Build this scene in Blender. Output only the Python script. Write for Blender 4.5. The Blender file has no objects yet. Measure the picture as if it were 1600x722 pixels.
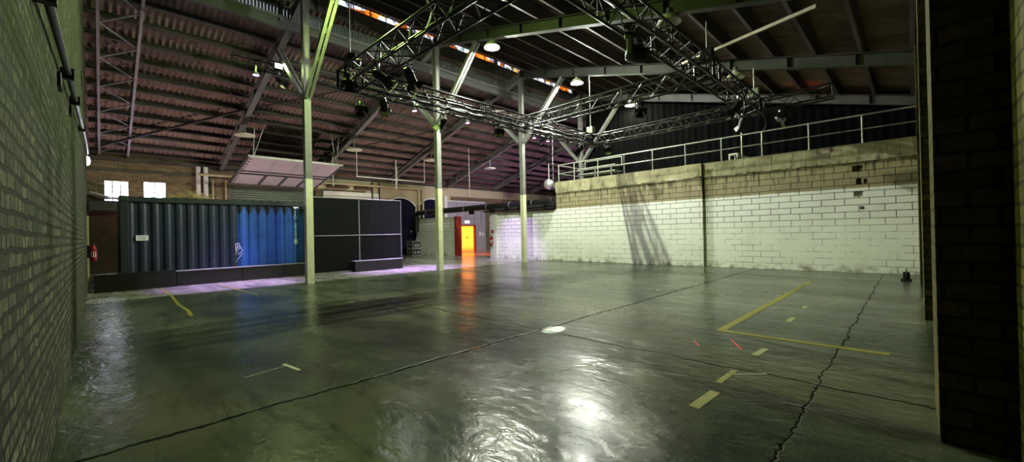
import bpy, math, random
from mathutils import Vector, Matrix
random.seed(7)
SC = bpy.context.scene
COL = SC.collection
PI = math.pi

# ------------------------------------------------------------------ camera
cam_d = bpy.data.cameras.new('camera')
cam = bpy.data.objects.new('camera', cam_d); COL.objects.link(cam); SC.camera = cam
cam_d.sensor_fit = 'HORIZONTAL'; cam_d.sensor_width = 36.0; cam_d.lens = 36.0*635.5/1600.0
cam_d.clip_start = 0.02; cam_d.clip_end = 200
def camera_matrix(yaw, pitch, roll, loc):
    f = Vector((math.sin(yaw)*math.cos(pitch), math.cos(yaw)*math.cos(pitch), math.sin(pitch)))
    r = Vector((math.cos(yaw), -math.sin(yaw), 0)); u = r.cross(f)
    r2 = r*math.cos(roll)+u*math.sin(roll); u2 = u*math.cos(roll)-r*math.sin(roll)
    m = Matrix((r2, u2, -f)).transposed().to_4x4(); m.translation = Vector(loc)
    return m
cam.matrix_world = camera_matrix(math.radians(45.41), math.radians(.23), math.radians(-1.23), (0, 0, 1.4))

# ------------------------------------------------------------------ look, world
SC.view_settings.view_transform = 'Standard'; SC.view_settings.look = 'None'
SC.view_settings.exposure = 0.0; SC.view_settings.gamma = 1.0; SC.view_settings.use_curve_mapping = False
w = bpy.data.worlds.new('world'); SC.world = w; w.use_nodes = True
w.node_tree.nodes['Background'].inputs[0].default_value = (.55, .7, .6, 1)
w.node_tree.nodes['Background'].inputs[1].default_value = 0.004
LAMP_W = 1250.0
LAMP_COLS = [(.66, 1, .20), (.95, 1, .80), (.97, 1, .84), (.95, 1, .66)]
LAMP_K = (.8, 1.9, 2.35, .22)
PURPLE = (.62, .38, 1.0)

def light(name, kind, loc, col, power, size=.1, aim=None, spot=None, blend=.5, parent=None):
    d = bpy.data.lights.new(name, kind); d.color = col; d.energy = power
    if kind == 'AREA': d.size = size
    else: d.shadow_soft_size = size
    if kind == 'SPOT':
        d.spot_size = math.radians(spot); d.spot_blend = blend
    o = bpy.data.objects.new(name, d); COL.objects.link(o); o.location = loc
    if aim is not None:
        o.rotation_euler = (Vector(aim)-Vector(loc)).to_track_quat('-Z', 'Y').to_euler()
    if parent: o.parent = parent
    return o

# ------------------------------------------------------------------ materials
def lin(c):
    return tuple((x/12.92 if x <= .04045 else ((x+.055)/1.055)**2.4) for x in c)
class NT:
    def __init__(s, name):
        s.m = bpy.data.materials.new(name); s.m.use_nodes = True
        s.t = s.m.node_tree; s.b = s.t.nodes['Principled BSDF']
        s.co = s.n('ShaderNodeNewGeometry').outputs['Position']
    def n(s, typ, **kw):
        x = s.t.nodes.new(typ)
        for k, v in kw.items(): setattr(x, k, v)
        return x
    def put(s, sock, v):
        if hasattr(v, 'is_output') or isinstance(v, bpy.types.NodeSocket): s.t.links.new(v, sock)
        else:
            if isinstance(v, (tuple, list)) and sock.type == 'RGBA' and len(v) == 3: v = (*v, 1)
            sock.default_value = v
    def math(s, op, a, b=None, c=None, clamp=False):
        x = s.n('ShaderNodeMath', operation=op, use_clamp=clamp); s.put(x.inputs[0], a)
        if b is not None: s.put(x.inputs[1], b)
        if c is not None: s.put(x.inputs[2], c)
        return x.outputs[0]
    def xyz(s):
        x = s.n('ShaderNodeSeparateXYZ'); s.t.links.new(s.co, x.inputs[0]); return x.outputs
    def comb(s, a, b, c=0.0):
        x = s.n('ShaderNodeCombineXYZ')
        for i, v in enumerate((a, b, c)): s.put(x.inputs[i], v)
        return x.outputs[0]
    def scale(s, v, k):
        x = s.n('ShaderNodeVectorMath', operation='MULTIPLY'); s.put(x.inputs[0], v); x.inputs[1].default_value = k
        return x.outputs[0]
    def noise(s, scale=5., detail=4., rough=.55, vec=None, dist=0., col=False):
        x = s.n('ShaderNodeTexNoise'); s.put(x.inputs['Vector'], vec if vec is not None else s.co)
        x.inputs['Scale'].default_value = scale; x.inputs['Detail'].default_value = detail
        x.inputs['Roughness'].default_value = rough; x.inputs['Distortion'].default_value = dist
        return x.outputs['Color' if col else 'Fac']
    def ramp(s, f, lo, hi, a=0., b=1.):
        x = s.n('ShaderNodeMapRange'); x.interpolation_type = 'SMOOTHSTEP'
        s.put(x.inputs[0], f); x.inputs[1].default_value = lo; x.inputs[2].default_value = hi
        x.inputs[3].default_value = a; x.inputs[4].default_value = b
        return x.outputs[0]
    def mix(s, f, a, b, blend='MIX'):
        x = s.n('ShaderNodeMix', data_type='RGBA', blend_type=blend); s.put(x.inputs[0], f)
        s.put(x.inputs[6], a); s.put(x.inputs[7], b); return x.outputs[2]
    def bump(s, h, strength=.3, dist=.02, normal=None):
        x = s.n('ShaderNodeBump'); s.put(x.inputs['Height'], h); x.inputs['Strength'].default_value = strength
        x.inputs['Distance'].default_value = dist
        if normal is not None: s.put(x.inputs['Normal'], normal)
        return x.outputs[0]
    def set(s, col=None, rough=None, metal=None, normal=None, spec=None, emis=None, estr=None):
        for k, v in (('Base Color', col), ('Roughness', rough), ('Metallic', metal), ('Normal', normal),
                     ('Specular IOR Level', spec), ('Emission Color', emis), ('Emission Strength', estr)):
            if v is not None: s.put(s.b.inputs[k], v)
        return s.m

def paint(name, c, rough=.5, metal=0., var=.25, scale=6., spec=None, bump=0.):
    """A painted or plain surface with worn patches."""
    k = NT(name); c = lin(c)
    f = k.ramp(k.noise(scale, 5, .65), .3, .75)
    d = tuple(x*(1-var) for x in c)
    nrm = k.bump(k.noise(scale*8, 3), bump, .01) if bump else None
    return k.set(k.mix(f, c, d), rough, metal, nrm, spec)
def glow(name, c, strength, body=(.8, .8, .8)):
    k = NT(name); return k.set(body, .4, emis=c, estr=strength)

def brick(name, axes, bw, bh, mortar, c1, c2, cm, bump=.8, bd=.012, rough=.85, dirt=.5, squash=1., wobble=.03):
    k = NT(name); x = k.xyz(); u = x[axes[0]]; v = x[axes[1]]
    wob = k.math('MULTIPLY', k.math('SUBTRACT', k.noise(5. if wobble > .03 else 3.), .5), wobble)
    vec = k.comb(k.math('ADD', u, wob), k.math('ADD', v, wob))
    b = k.n('ShaderNodeTexBrick'); k.put(b.inputs['Vector'], vec); b.squash = squash; b.squash_frequency = 2
    for n_, v_ in (('Color1', lin(c1)), ('Color2', lin(c2)), ('Mortar', lin(cm)), ('Scale', 1.), ('Mortar Size', mortar),
                   ('Mortar Smooth', .25), ('Bias', 0.), ('Brick Width', bw), ('Row Height', bh)): k.put(b.inputs[n_], v_)
    f = k.ramp(k.noise(1.3, 6, .7), .35, .7)
    f2 = k.ramp(k.noise(16, 5, .75), .38, .62)
    col = k.mix(k.math('MULTIPLY', f, dirt), b.outputs['Color'], lin(tuple(q*.45 for q in c1)))
    col = k.mix(k.math('MULTIPLY', f2, .5), col, lin(tuple(q*.6 for q in c2)))
    h = k.math('SUBTRACT', k.math('MULTIPLY', k.noise(30, 5, .7), .45), b.outputs['Fac'])
    return k.set(col, rough, 0, k.bump(h, bump, bd), .25)

def concrete_floor():
    k = NT('worn_sealed_concrete'); x = k.xyz()
    st = k.scale(k.co, (1, .22, 1))
    n1 = k.noise(.35, 6, .62); n2 = k.noise(2.2, 7, .7, st, .6); n3 = k.noise(26, 4, .7)
    base = k.mix(k.ramp(n1, .36, .66), lin((.16, .205, .15)), lin((.34, .35, .285)))
    base = k.mix(k.math('MULTIPLY', k.ramp(n2, .46, .66), .75), base, lin((.10, .125, .095)))
    base = k.mix(k.math('MULTIPLY', k.ramp(n3, .55, .8), .25), base, lin((.36, .36, .32)))
    # floor painted paler beyond the column row to brighten the violet-lit strip
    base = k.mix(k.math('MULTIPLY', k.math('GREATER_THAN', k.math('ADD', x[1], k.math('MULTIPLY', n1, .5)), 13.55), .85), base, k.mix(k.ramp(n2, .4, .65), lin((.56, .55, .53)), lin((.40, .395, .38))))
    # pale scuffs and tyre scratches
    sc = k.noise(9, 6, .75, k.scale(k.co, (.12, 1.6, 1)), 1.2)
    base = k.mix(k.math('MULTIPLY', k.ramp(sc, .63, .74), .30), base, lin((.5, .48, .43)))
    # slab joints and cracks
    wob = k.math('MULTIPLY', k.math('SUBTRACT', k.noise(1.6, 6, .7), .5), .22)
    wob2 = k.math('MULTIPLY', k.math('SUBTRACT', k.noise(7., 6, .7), .5), .06)
    wv = k.math('ADD', wob, wob2)
    def line(c, at, wd, cut=None):
        d = k.math('ABSOLUTE', k.math('ADD', k.math('SUBTRACT', c, at), wv))
        f = k.ramp(d, wd*.25, wd, 1, 0)
        if cut: f = k.math('MULTIPLY', f, k.math('GREATER_THAN' if cut[1] else 'LESS_THAN', cut[0], cut[2]))
        return f
    cr = None
    for f in (line(x[1], 3.82, .034), line(x[1], .62, .015), line(x[0], 4.42, .03, (x[1], 0, 6.6)), line(x[0], 13.45, .03),
              line(x[1], 9.3, .02), line(x[0], 9.0, .02, (x[1], 1, 3.8))):
        cr = f if cr is None else k.math('MAXIMUM', cr, f)
    base = k.mix(k.math('MULTIPLY', cr, .92), base, lin((.05, .055, .04)))
    # gloss: worn sealer, matte where dusty
    g = k.noise(.55, 5, .6, st)
    rough = k.math('ADD', k.ramp(g, .35, .68, .18, .31), k.math('MULTIPLY', k.math('SUBTRACT', k.noise(6, 6, .7), .5), .22))
    hh = k.math('ADD', k.math('MULTIPLY', k.noise(2.2, 4, .5, k.scale(k.co, (1, .55, 1)), .5), .8), k.math('MULTIPLY', k.noise(8, 4, .6, k.scale(k.co, (1, .6, 1)), 1.2), .34))
    hh = k.math('SUBTRACT', hh, k.math('MULTIPLY', cr, .25))
    return k.set(base, rough, 0, k.bump(hh, .42, .04), k.math('MULTIPLY', .22, k.math('SUBTRACT', 1, cr)))

def block_wall():
    """Long aerated blocks, white below, bare and water stained above; joints smeared with render near the floor."""
    k = NT('block_wall'); x = k.xyz(); y, z = x[1], x[2]
    wob = k.math('MULTIPLY', k.math('SUBTRACT', k.noise(2.5), .5), .02)
    vec = k.comb(k.math('ADD', y, wob), k.math('ADD', z, wob))
    def brk(ms):
        b = k.n('ShaderNodeTexBrick'); k.put(b.inputs['Vector'], vec); b.offset = .42; b.offset_frequency = 2
        for n_, v_ in (('Color1', (1, 1, 1)), ('Color2', (.8, .8, .8)), ('Mortar', (0, 0, 0)), ('Scale', 1.), ('Mortar Size', ms),
                       ('Mortar Smooth', .3), ('Bias', 0.), ('Brick Width', .56), ('Row Height', .2)): k.put(b.inputs[n_], v_)
        return b
    b = brk(.011)
    jn = k.ramp(k.noise(1.7, 6, .75), .44, .56)            # where joints are open
    low = k.ramp(z, .9, 1.75)
    joint = k.math('MULTIPLY', b.outputs['Fac'], k.math('MAXIMUM', low, k.math('MULTIPLY', jn, .7)))
    white = k.mix(k.math('MULTIPLY', k.ramp(k.noise(1.1, 6, .7), .45, .75), .35), lin((.87, .875, .86)), lin((.68, .68, .63)))
    white = k.mix(k.math('MULTIPLY', k.ramp(z, 0, .35, 1, 0), k.ramp(k.noise(4, 5), .4, .7)), white, lin((.5, .49, .42)))
    bare = k.mix(.35, lin((.56, .52, .42)), b.outputs['Color'], 'MULTIPLY')
    bare = k.mix(k.ramp(k.noise(.8, 5, .7), .45, .75), bare, lin((.47, .44, .36)))
    edge = k.math('ADD', 2.5, k.math('MULTIPLY', k.math('SUBTRACT', k.noise(14, 3), .5), .05))
    up = k.math('GREATER_THAN', z, edge)
    col = k.mix(up, white, bare)
    drip = k.noise(1., 6, .7, k.comb(k.math('MULTIPLY', y, 7.5), k.math('MULTIPLY', z, .7), 0))
    dm = k.math('MULTIPLY', k.ramp(drip, .50, .60), k.ramp(z, 2.3, 3.25))
    col = k.mix(k.math('MULTIPLY', dm, .85), col, lin((.17, .15, .11)))
    col = k.mix(k.math('MULTIPLY', joint, .92), col, lin((.10, .10, .08)))
    h = k.math('SUBTRACT', k.math('MULTIPLY', k.noise(20, 5, .7), .3), joint)
    return k.set(col, .8, 0, k.bump(h, .5, .012), .3)

def coping_mat():
    k = NT('stained_concrete_beam'); x = k.xyz(); y, z = x[1], x[2]
    c = k.mix(k.ramp(k.noise(1.2, 6, .7), .35, .7), lin((.60, .58, .47)), lin((.43, .41, .32)))
    d = k.noise(1., 6, .7, k.comb(k.math('MULTIPLY', y, 5.), k.math('MULTIPLY', z, .8), 3.))
    c = k.mix(k.math('MULTIPLY', k.ramp(d, .5, .66), .8), c, lin((.22, .2, .14)))
    bl = k.noise(.55, 4, .6, k.comb(y, z, 7.))
    c = k.mix(k.math('MULTIPLY', k.ramp(bl, .6, .7), .6), c, lin((.78, .77, .7)))
    return k.set(c, .85, 0, k.bump(k.noise(25, 5, .7), .4, .01), .25)

def corrugated_roof():
    k = NT('fibre_cement_roof'); x = k.xyz()
    c = k.mix(k.ramp(k.noise(.7, 6, .7), .35, .7), lin((.54, .47, .43)), lin((.42, .365, .34)))
    s = k.noise(1., 5, .7, k.comb(k.math('MULTIPLY', x[0], 5.6), k.math('MULTIPLY', x[1], .5), 0))
    c = k.mix(k.math('MULTIPLY', k.ramp(s, .5, .7), .6), c, lin((.22, .185, .17)))
    return k.set(c, .9, 0, None, .2)

def container_mat():
    """Dark teal container side, a bright blue repaint over the right third, top rail shade painted over it as dark teal spikes."""
    k = NT('container_paint'); x = k.xyz(); X, Z = x[0], x[2]
    teal = k.mix(k.ramp(k.noise(2.2, 5, .7), .35, .7), lin((.075, .115, .20)), lin((.05, .08, .15)))
    blue = k.mix(k.ramp(k.noise(2.6, 5, .7), .35, .7), lin((.13, .30, .62)), lin((.10, .23, .52)))
    tri = k.math('ABSOLUTE', k.math('SUBTRACT', k.math('FRACT', k.math('DIVIDE', X, .28)), .5))
    lim = k.math('SUBTRACT', 2.50, k.math('MULTIPLY', tri, .62))  # dark spikes below the top rail are its shade, put into colour
    isb = k.math('MULTIPLY', k.math('GREATER_THAN', X, 3.30), k.math('LESS_THAN', Z, lim))
    c = k.mix(isb, teal, blue)
    sp = k.n('ShaderNodeTexVoronoi'); k.put(sp.inputs['Vector'], k.co); sp.inputs['Scale'].default_value = 5.
    spk = k.math('LESS_THAN', sp.outputs['Distance'], .045)
    c = k.mix(k.math('MULTIPLY', spk, .7), c, lin((.8, .82, .85)))
    return k.set(c, .42, 0, k.bump(k.noise(3, 3), .15, .02), .5)

def stained_glass():
    k = NT('backlit_coloured_glass'); x = k.xyz()
    v = k.n('ShaderNodeTexVoronoi'); v.feature = 'F1'
    k.put(v.inputs['Vector'], k.comb(k.math('MULTIPLY', x[0], 1.7), k.math('MULTIPLY', x[2], 5.), .3)); v.inputs['Scale'].default_value = 1.
    sep = k.n('ShaderNodeSeparateColor'); k.put(sep.inputs[0], v.outputs['Color'])
    cr = k.n('ShaderNodeValToRGB'); k.put(cr.inputs[0], sep.outputs[0]); cr.color_ramp.interpolation = 'CONSTANT'
    e = cr.color_ramp.elements; e[0].position = 0; e[0].color = (.75, .9, 1, 1); e[1].position = .32; e[1].color = (1, .20, .02, 1)
    for p, c in ((.55, (1, .42, .08, 1)), (.68, (.12, .55, .62, 1)), (.8, (.8, .78, 1, 1)), (.93, (.25, .2, .08, 1))):
        q = e.new(p); q.color = c
    st = k.math('MULTIPLY', k.ramp(k.noise(3.1, 3), .38, .6, .15, 1.), 2.2)
    return k.set((.05, .05, .05), .2, emis=cr.outputs[0], estr=st)

def door_glow():
    k = NT('backlit_yellow_strips'); x = k.xyz()
    wv = k.math('SINE', k.math('MULTIPLY', x[0], 38.))
    f = k.math('MULTIPLY', k.math('ADD', wv, 1), .5)
    c = k.mix(f, (1., .15, .006), (1., .27, .02))
    c = k.mix(k.ramp(x[2], .05, .5, 1, 0), c, (1., .09, .006))
    return k.set((.6, .35, .05), .5, emis=c, estr=3.6)

M = {}
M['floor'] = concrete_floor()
M['left_brick'] = brick('green_grey_brick', (1, 2), .2, .076, .014, (.47, .47, .38), (.17, .18, .14), (.035, .035, .03), 1., .035, dirt=.7, squash=.55, wobble=.05)
M['pier_brick'] = brick('shaded_pier_brick', (1, 2), .25, .115, .012, (.31, .28, .185), (.20, .185, .12), (.10, .09, .06), 1., .016)  # pier sides: same brick as the fronts, shade put into darker colours
M['pier_face'] = brick('lit_infill_brick', (0, 2), .25, .115, .012, (.56, .51, .30), (.44, .41, .25), (.30, .28, .18), .8, .012)  # infill: same brick, the light on it put into paler colours
M['pier_front'] = brick('lit_pier_brick', (0, 2), .25, .115, .012, (.47, .43, .23), (.37, .34, .19), (.25, .23, .14), .8, .012, dirt=.45)  # pier fronts: same brick as the sides, painted paler as if lit
M['sooty'] = brick('sooty_brown_brick', (0, 2), .25, .078, .010, (.27, .20, .13), (.20, .15, .10), (.13, .10, .075), .6, .008)
M['rear_brick'] = brick('yellow_stock_brick', (0, 2), .25, .078, .010, (.56, .50, .39), (.43, .37, .29), (.28, .25, .21), .6, .008)
M['red_brick'] = brick('red_stock_brick', (0, 2), .25, .078, .010, (.50, .34, .27), (.40, .28, .23), (.30, .25, .22), .6, .008)
M['block'] = block_wall()
M['coping'] = coping_mat()
M['roof'] = corrugated_roof()
M['purlin'] = paint('dark_purlin', (.26, .235, .225), .75)
M['purlin_pale'] = paint('flange_edge', (.42, .38, .35), .7)
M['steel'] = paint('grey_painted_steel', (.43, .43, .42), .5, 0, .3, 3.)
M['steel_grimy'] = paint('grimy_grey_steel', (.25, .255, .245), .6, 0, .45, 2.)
M['steel_dark'] = paint('dark_painted_steel', (.30, .30, .31), .55)
M['lattice'] = paint('pale_lattice_steel', (.50, .47, .52), .5)
M['wire'] = paint('dark_wire', (.06, .085, .07), .5)
M['rod'] = paint('dark_rod', (.17, .15, .15), .6)
M['strut'] = paint('ochre_strut', (.43, .38, .22), .6)
M['black'] = paint('black_paint', (.055, .055, .06), .45, 0, .3)
M['black_cloth'] = paint('black_cloth', (.03, .033, .036), .95, 0, .4, 2., .03)
M['truss'] = paint('black_truss_tube', (.085, .09, .088), .42, .25, .2, 9.)
M['white_paint'] = paint('white_paint', (.80, .80, .78), .55, 0, .18)
M['column_white'] = paint('yellowed_white_paint', (.78, .78, .66), .5, 0, .2)
M['cream'] = paint('cream_paint', (.66, .62, .50), .6, 0, .2)
M['panel'] = paint('pinkish_white_panel', (.70, .66, .68), .5, 0, .12, 2.)
M['mauve_panel'] = paint('grey_boards', (.56, .54, .57), .6, 0, .15)
M['dull_green'] = paint('dull_green_door', (.34, .38, .32), .6)
M['clere'] = paint('grey_lantern_boards', (.40, .42, .41), .7, 0, .25, 2.)
M['louvre'] = paint('pale_louvre', (.66, .70, .76), .4, 0, .15)
M['galv'] = paint('galvanised_rail', (.60, .62, .58), .4, .4, .2)
M['duct'] = paint('black_duct', (.10, .105, .105), .3, .2, .3)
M['red'] = paint('extinguisher_red', (.50, .03, .04), .3, 0, .1)
M['grey_plastic'] = paint('grey_plastic', (.45, .46, .47), .5)
M['alu'] = paint('aluminium', (.72, .73, .74), .35, .7, .1)
M['case'] = paint('case_panel', (.10, .12, .14), .5)
M['paper'] = paint('paper', (.80, .80, .84), .7, 0, .08)
M['ink'] = paint('grey_ink', (.40, .38, .46), .7)
M['yellow_tape'] = paint('yellow_tape', (.54, .52, .15), .6, 0, .35, 9.)
M['worn_tape'] = paint('worn_yellow_paint', (.50, .48, .17), .6, 0, .5, 7.)
M['pale_tape'] = paint('pale_tape', (.62, .63, .46), .6, 0, .3, 9.)
M['pink_tape'] = paint('pink_tape', (.86, .34, .36), .6)
M['chalk'] = paint('white_line', (.70, .69, .62), .7)
M['brown'] = paint('brown_board', (.26, .19, .13), .8)
M['night'] = paint('blue_black_cloth', (.10, .095, .17), .95, 0, .4, 2., .05)
M['straw'] = paint('dry_straw', (.68, .60, .44), .9)
M['mirror'] = NT('mirror_facets').set((.9, .9, .92), .3, .85)
M['container'] = container_mat()
M['cont_frame'] = paint('container_frame', (.075, .115, .15), .45)
M['glass_art'] = stained_glass()
M['door_glow'] = door_glow()
M['window'] = glow('daylight_glass', (.80, .84, 1.), 18.)
for i_, c_ in enumerate(LAMP_COLS): M['bulb_%d' % i_] = glow('lit_bulb', c_, LAMP_W*LAMP_K[i_]/(PI*.036))
M['louvre_day'] = glow('daylight_behind_louvres', (.72, .80, 1.), .75, (.2, .2, .2)); M['louvre_dim'] = glow('dim_daylight_behind_louvres', (.7, .8, .9), .07, (.15, .15, .15))  # falling-off of light along the louvres is put into these glow materials
M['bulb_off'] = paint('unlit_bulb', (.62, .64, .52), .3)
M['flood'] = glow('flood_lens', (.92, 1., .80), 14.)
M['led'] = glow('violet_led_lens', (.60, .34, 1.), 12.)
M['wall_lamp'] = glow('wall_lamp_glass', (.85, .88, 1.), 6.)
M['exit'] = glow('lit_sign_face', (1., .95, .95), 1.5)
M['lens'] = paint('dark_lens', (.07, .075, .085), .35)
M['mat_red'] = paint('red_paint_and_light', (.50, .12, .10), .6)  # red of the door frame; on the wall end it stands for red light
M['enamel'] = paint('white_enamel', (.78, .79, .70), .35, 0, .1)
M['text_white'] = paint('white_lettering', (.86, .88, .92), .5, 0, .1)
M['barn'] = paint('pale_gel_flap', (.80, .80, .62), .5)

# ------------------------------------------------------------------ mesh helper
class MB:
    def __init__(s): s.v = []; s.f = []; s.sm = []
    def add(s, vs, fs, smooth=False):
        k = len(s.v); s.v += [tuple(p) for p in vs]; s.f += [tuple(i+k for i in f) for f in fs]; s.sm += [smooth]*len(fs); return s
    def box(s, a, b):
        (x0, y0, z0), (x1, y1, z1) = a, b
        return s.add([(x0, y0, z0), (x1, y0, z0), (x1, y1, z0), (x0, y1, z0), (x0, y0, z1), (x1, y0, z1), (x1, y1, z1), (x0, y1, z1)],
                     [(0, 3, 2, 1), (4, 5, 6, 7), (0, 1, 5, 4), (1, 2, 6, 5), (2, 3, 7, 6), (3, 0, 4, 7)])
    def frame(s, p, q, up=(0, 0, 1)):
        p, q = Vector(p), Vector(q); d = (q-p).normalized(); up = Vector(up)
        if abs(d.dot(up)) > .999: up = Vector((0, 1, 0))
        r = d.cross(up).normalized(); return p, q, d, r, r.cross(d)
    def extrude(s, p, q, pts, up=(0, 0, 1)):
        """Sweep a closed 2-D section (right, up) from p to q."""
        p, q, d, r, u = s.frame(p, q, up); n = len(pts)
        vs = [p+r*a+u*b for a, b in pts]+[q+r*a+u*b for a, b in pts]
        fs = [(i, (i+1) % n, n+(i+1) % n, n+i) for i in range(n)]+[tuple(range(n))[::-1], tuple(range(n, 2*n))]
        return s.add(vs, fs)
    def bar(s, p, q, wd, h, up=(0, 0, 1)):
        a, b = wd/2, h/2; return s.extrude(p, q, [(-a, -b), (a, -b), (a, b), (-a, b)], up)
    def ibeam(s, p, q, wd, h, tf=.022, tw=.016, up=(0, 0, 1)):
        a, b, c = wd/2, h/2, tw/2
        return s.extrude(p, q, [(-a, -b), (a, -b), (a, -b+tf), (c, -b+tf), (c, b-tf), (a, b-tf), (a, b), (-a, b), (-a, b-tf), (-c, b-tf), (-c, -b+tf), (-a, -b+tf)], up)
    def tube(s, p, q, r, n=8, r2=None, caps=True):
        p, q, d, rr, u = s.frame(p, q); r2 = r if r2 is None else r2; vs = []
        for c, rad in ((p, r), (q, r2)):
            vs += [c+rr*rad*math.cos(2*PI*i/n)+u*rad*math.sin(2*PI*i/n) for i in range(n)]
        s.add(vs, [(i, (i+1) % n, n+(i+1) % n, n+i) for i in range(n)], True)
        if caps: s.add(vs, [tuple(range(n))[::-1], tuple(range(n, 2*n))])
        return s
    def path(s, pts, r, n=8):
        pts = [Vector(p) for p in pts]; vs = []; u = None
        for i, p in enumerate(pts):
            d = (pts[min(i+1, len(pts)-1)]-pts[max(i-1, 0)]).normalized()
            if u is None:
                u = Vector((0, 0, 1)) if abs(d.z) < .9 else Vector((0, 1, 0))
            rr = d.cross(u).normalized(); u = rr.cross(d).normalized()
            vs += [p+rr*r*math.cos(2*PI*j/n)+u*r*math.sin(2*PI*j/n) for j in range(n)]
        m = len(pts)
        s.add(vs, [(i*n+j, i*n+(j+1) % n, (i+1)*n+(j+1) % n, (i+1)*n+j) for i in range(m-1) for j in range(n)], True)
        s.add(vs, [tuple(range(n))[::-1], tuple(range((m-1)*n, m*n))]); return s
    def lathe(s, prof, n=20, at=(0, 0, 0), axis=(0, 0, 1)):
        """prof: (radius, height) pairs turned about axis through at."""
        q = Vector((0, 0, 1)).rotation_difference(Vector(axis).normalized()); at = Vector(at); vs = []
        for r, z in prof: vs += [at+q @ Vector((r*math.cos(2*PI*i/n), r*math.sin(2*PI*i/n), z)) for i in range(n)]
        m = len(prof)
        return s.add(vs, [(i*n+j, i*n+(j+1) % n, (i+1)*n+(j+1) % n, (i+1)*n+j) for i in range(m-1) for j in range(n)], True)
    def wall(s, plane, at, back, u0, u1, v0, v1, holes=()):
        """A wall slab with rectangular holes. plane 'x' (u = y) or 'y' (u = x); v is z; from at (front) to back."""
        us = sorted({u0, u1, *[h[i] for h in holes for i in (0, 1)]}); vs = sorted({v0, v1, *[h[i] for h in holes for i in (2, 3)]})
        def P(u, v, d): return (d, u, v) if plane == 'x' else (u, d, v)
        def solid(i, j):
            if i < 0 or j < 0 or i >= len(us)-1 or j >= len(vs)-1: return False
            a, b = (us[i]+us[i+1])/2, (vs[j]+vs[j+1])/2
            return not any(h[0] < a < h[1] and h[2] < b < h[3] for h in holes)
        for i in range(len(us)-1):
            for j in range(len(vs)-1):
                if not solid(i, j): continue
                a, b, c, d = us[i], us[i+1], vs[j], vs[j+1]
                for z in (at, back): s.add([P(a, c, z), P(b, c, z), P(b, d, z), P(a, d, z)], [(0, 1, 2, 3)])
                if not solid(i-1, j): s.add([P(a, c, at), P(a, d, at), P(a, d, back), P(a, c, back)], [(0, 1, 2, 3)])
                if not solid(i+1, j): s.add([P(b, c, at), P(b, d, at), P(b, d, back), P(b, c, back)], [(0, 1, 2, 3)])
                if not solid(i, j-1): s.add([P(a, c, at), P(b, c, at), P(b, c, back), P(a, c, back)], [(0, 1, 2, 3)])
                if not solid(i, j+1): s.add([P(a, d, at), P(b, d, at), P(b, d, back), P(a, d, back)], [(0, 1, 2, 3)])
        return s
    def build(s, name, mat, parent=None, world=True, bevel=0, mats=None, origin=None):
        """Link as ONE mesh object. With a parent, world=True means the vertices are given in world space."""
        off = Vector((0, 0, 0))
        if parent is not None and world:
            q = parent
            while q is not None: off += q.location; q = q.parent
        elif parent is None:
            if origin is not None: off = Vector(origin)
        me = bpy.data.meshes.new(name); me.from_pydata([tuple(Vector(p)-off) for p in s.v], [], s.f); me.validate()
        if len(me.polygons) == len(s.sm): me.polygons.foreach_set('use_smooth', s.sm)
        me.materials.append(mat)
        o = bpy.data.objects.new(name, me); COL.objects.link(o)
        if parent is not None: o.parent = parent
        elif origin is not None: o.location = off
        if bevel:
            b = o.modifiers.new('b', 'BEVEL'); b.width = bevel; b.segments = 2; b.limit_method = 'ANGLE'
        return o
def bx(a, b): return MB().box(a, b)

def tag(o, label=None, cat=None, group=None, kind=None):
    if label: o['label'] = label
    if cat: o['category'] = cat
    if group: o['group'] = group
    if kind: o['kind'] = kind
    return o
def thing(name, label, cat, loc=(0, 0, 0), group=None, kind=None, rz=0):
    o = bpy.data.objects.new(name, None); o.empty_display_size = .1; COL.objects.link(o); o.location = loc; o.rotation_euler = (0, 0, rz)
    return tag(o, label, cat, group, kind)
def struct(name, mb, mat, label, cat, parent=None):
    o = mb.build(name, mat, parent)
    if parent is None: tag(o, label, cat, None, 'structure')
    return o
def dup(root, loc, rz, label, group=None):
    r = root.copy(); COL.objects.link(r); r.location = loc; r.rotation_euler = (0, 0, rz); r['label'] = label
    if group: r['group'] = group
    for ch in list(root.children):
        c = ch.copy(); COL.objects.link(c); c.parent = r
        for g in list(ch.children):
            d = g.copy(); COL.objects.link(d); d.parent = c
    return r

# ================================================================== SETTING
RT = lambda y: 8.95-.257*(12.9-y)          # top of the roof beams, near slope
LT = lambda y: 8.95-.297*(y-12.9)          # top of the roof beams, far slope
PN = lambda y: 5.60+.267*y+.33           # underside of the near roof sheets
PUR = .17                                  # purlin depth
FX = [4.45, 9.2, 13.98, 18.75, 23.5, 28.25]       # frames
CY = 13.0                                  # column row

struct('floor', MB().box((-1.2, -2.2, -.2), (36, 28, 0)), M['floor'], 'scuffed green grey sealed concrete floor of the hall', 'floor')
# left wall: near brick face, then a slightly set back paler length
wl = thing('wall_left', 'long rough brick wall running away along the left side', 'wall', (-.24, 0, 0), kind='structure')
MB().wall('x', -.24, -.7, -1.2, 16.4, 0, 9.2).build('near_length', M['left_brick'], wl)
MB().wall('x', -.36, -.7, 16.4, 25.9, 0, 9.2).build('far_length', M['left_brick'], wl)
MB().box((-.255, 15.9, 0), (-.205, 16.45, 2.1)).build('cream_edge', M['cream'], wl)
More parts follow.
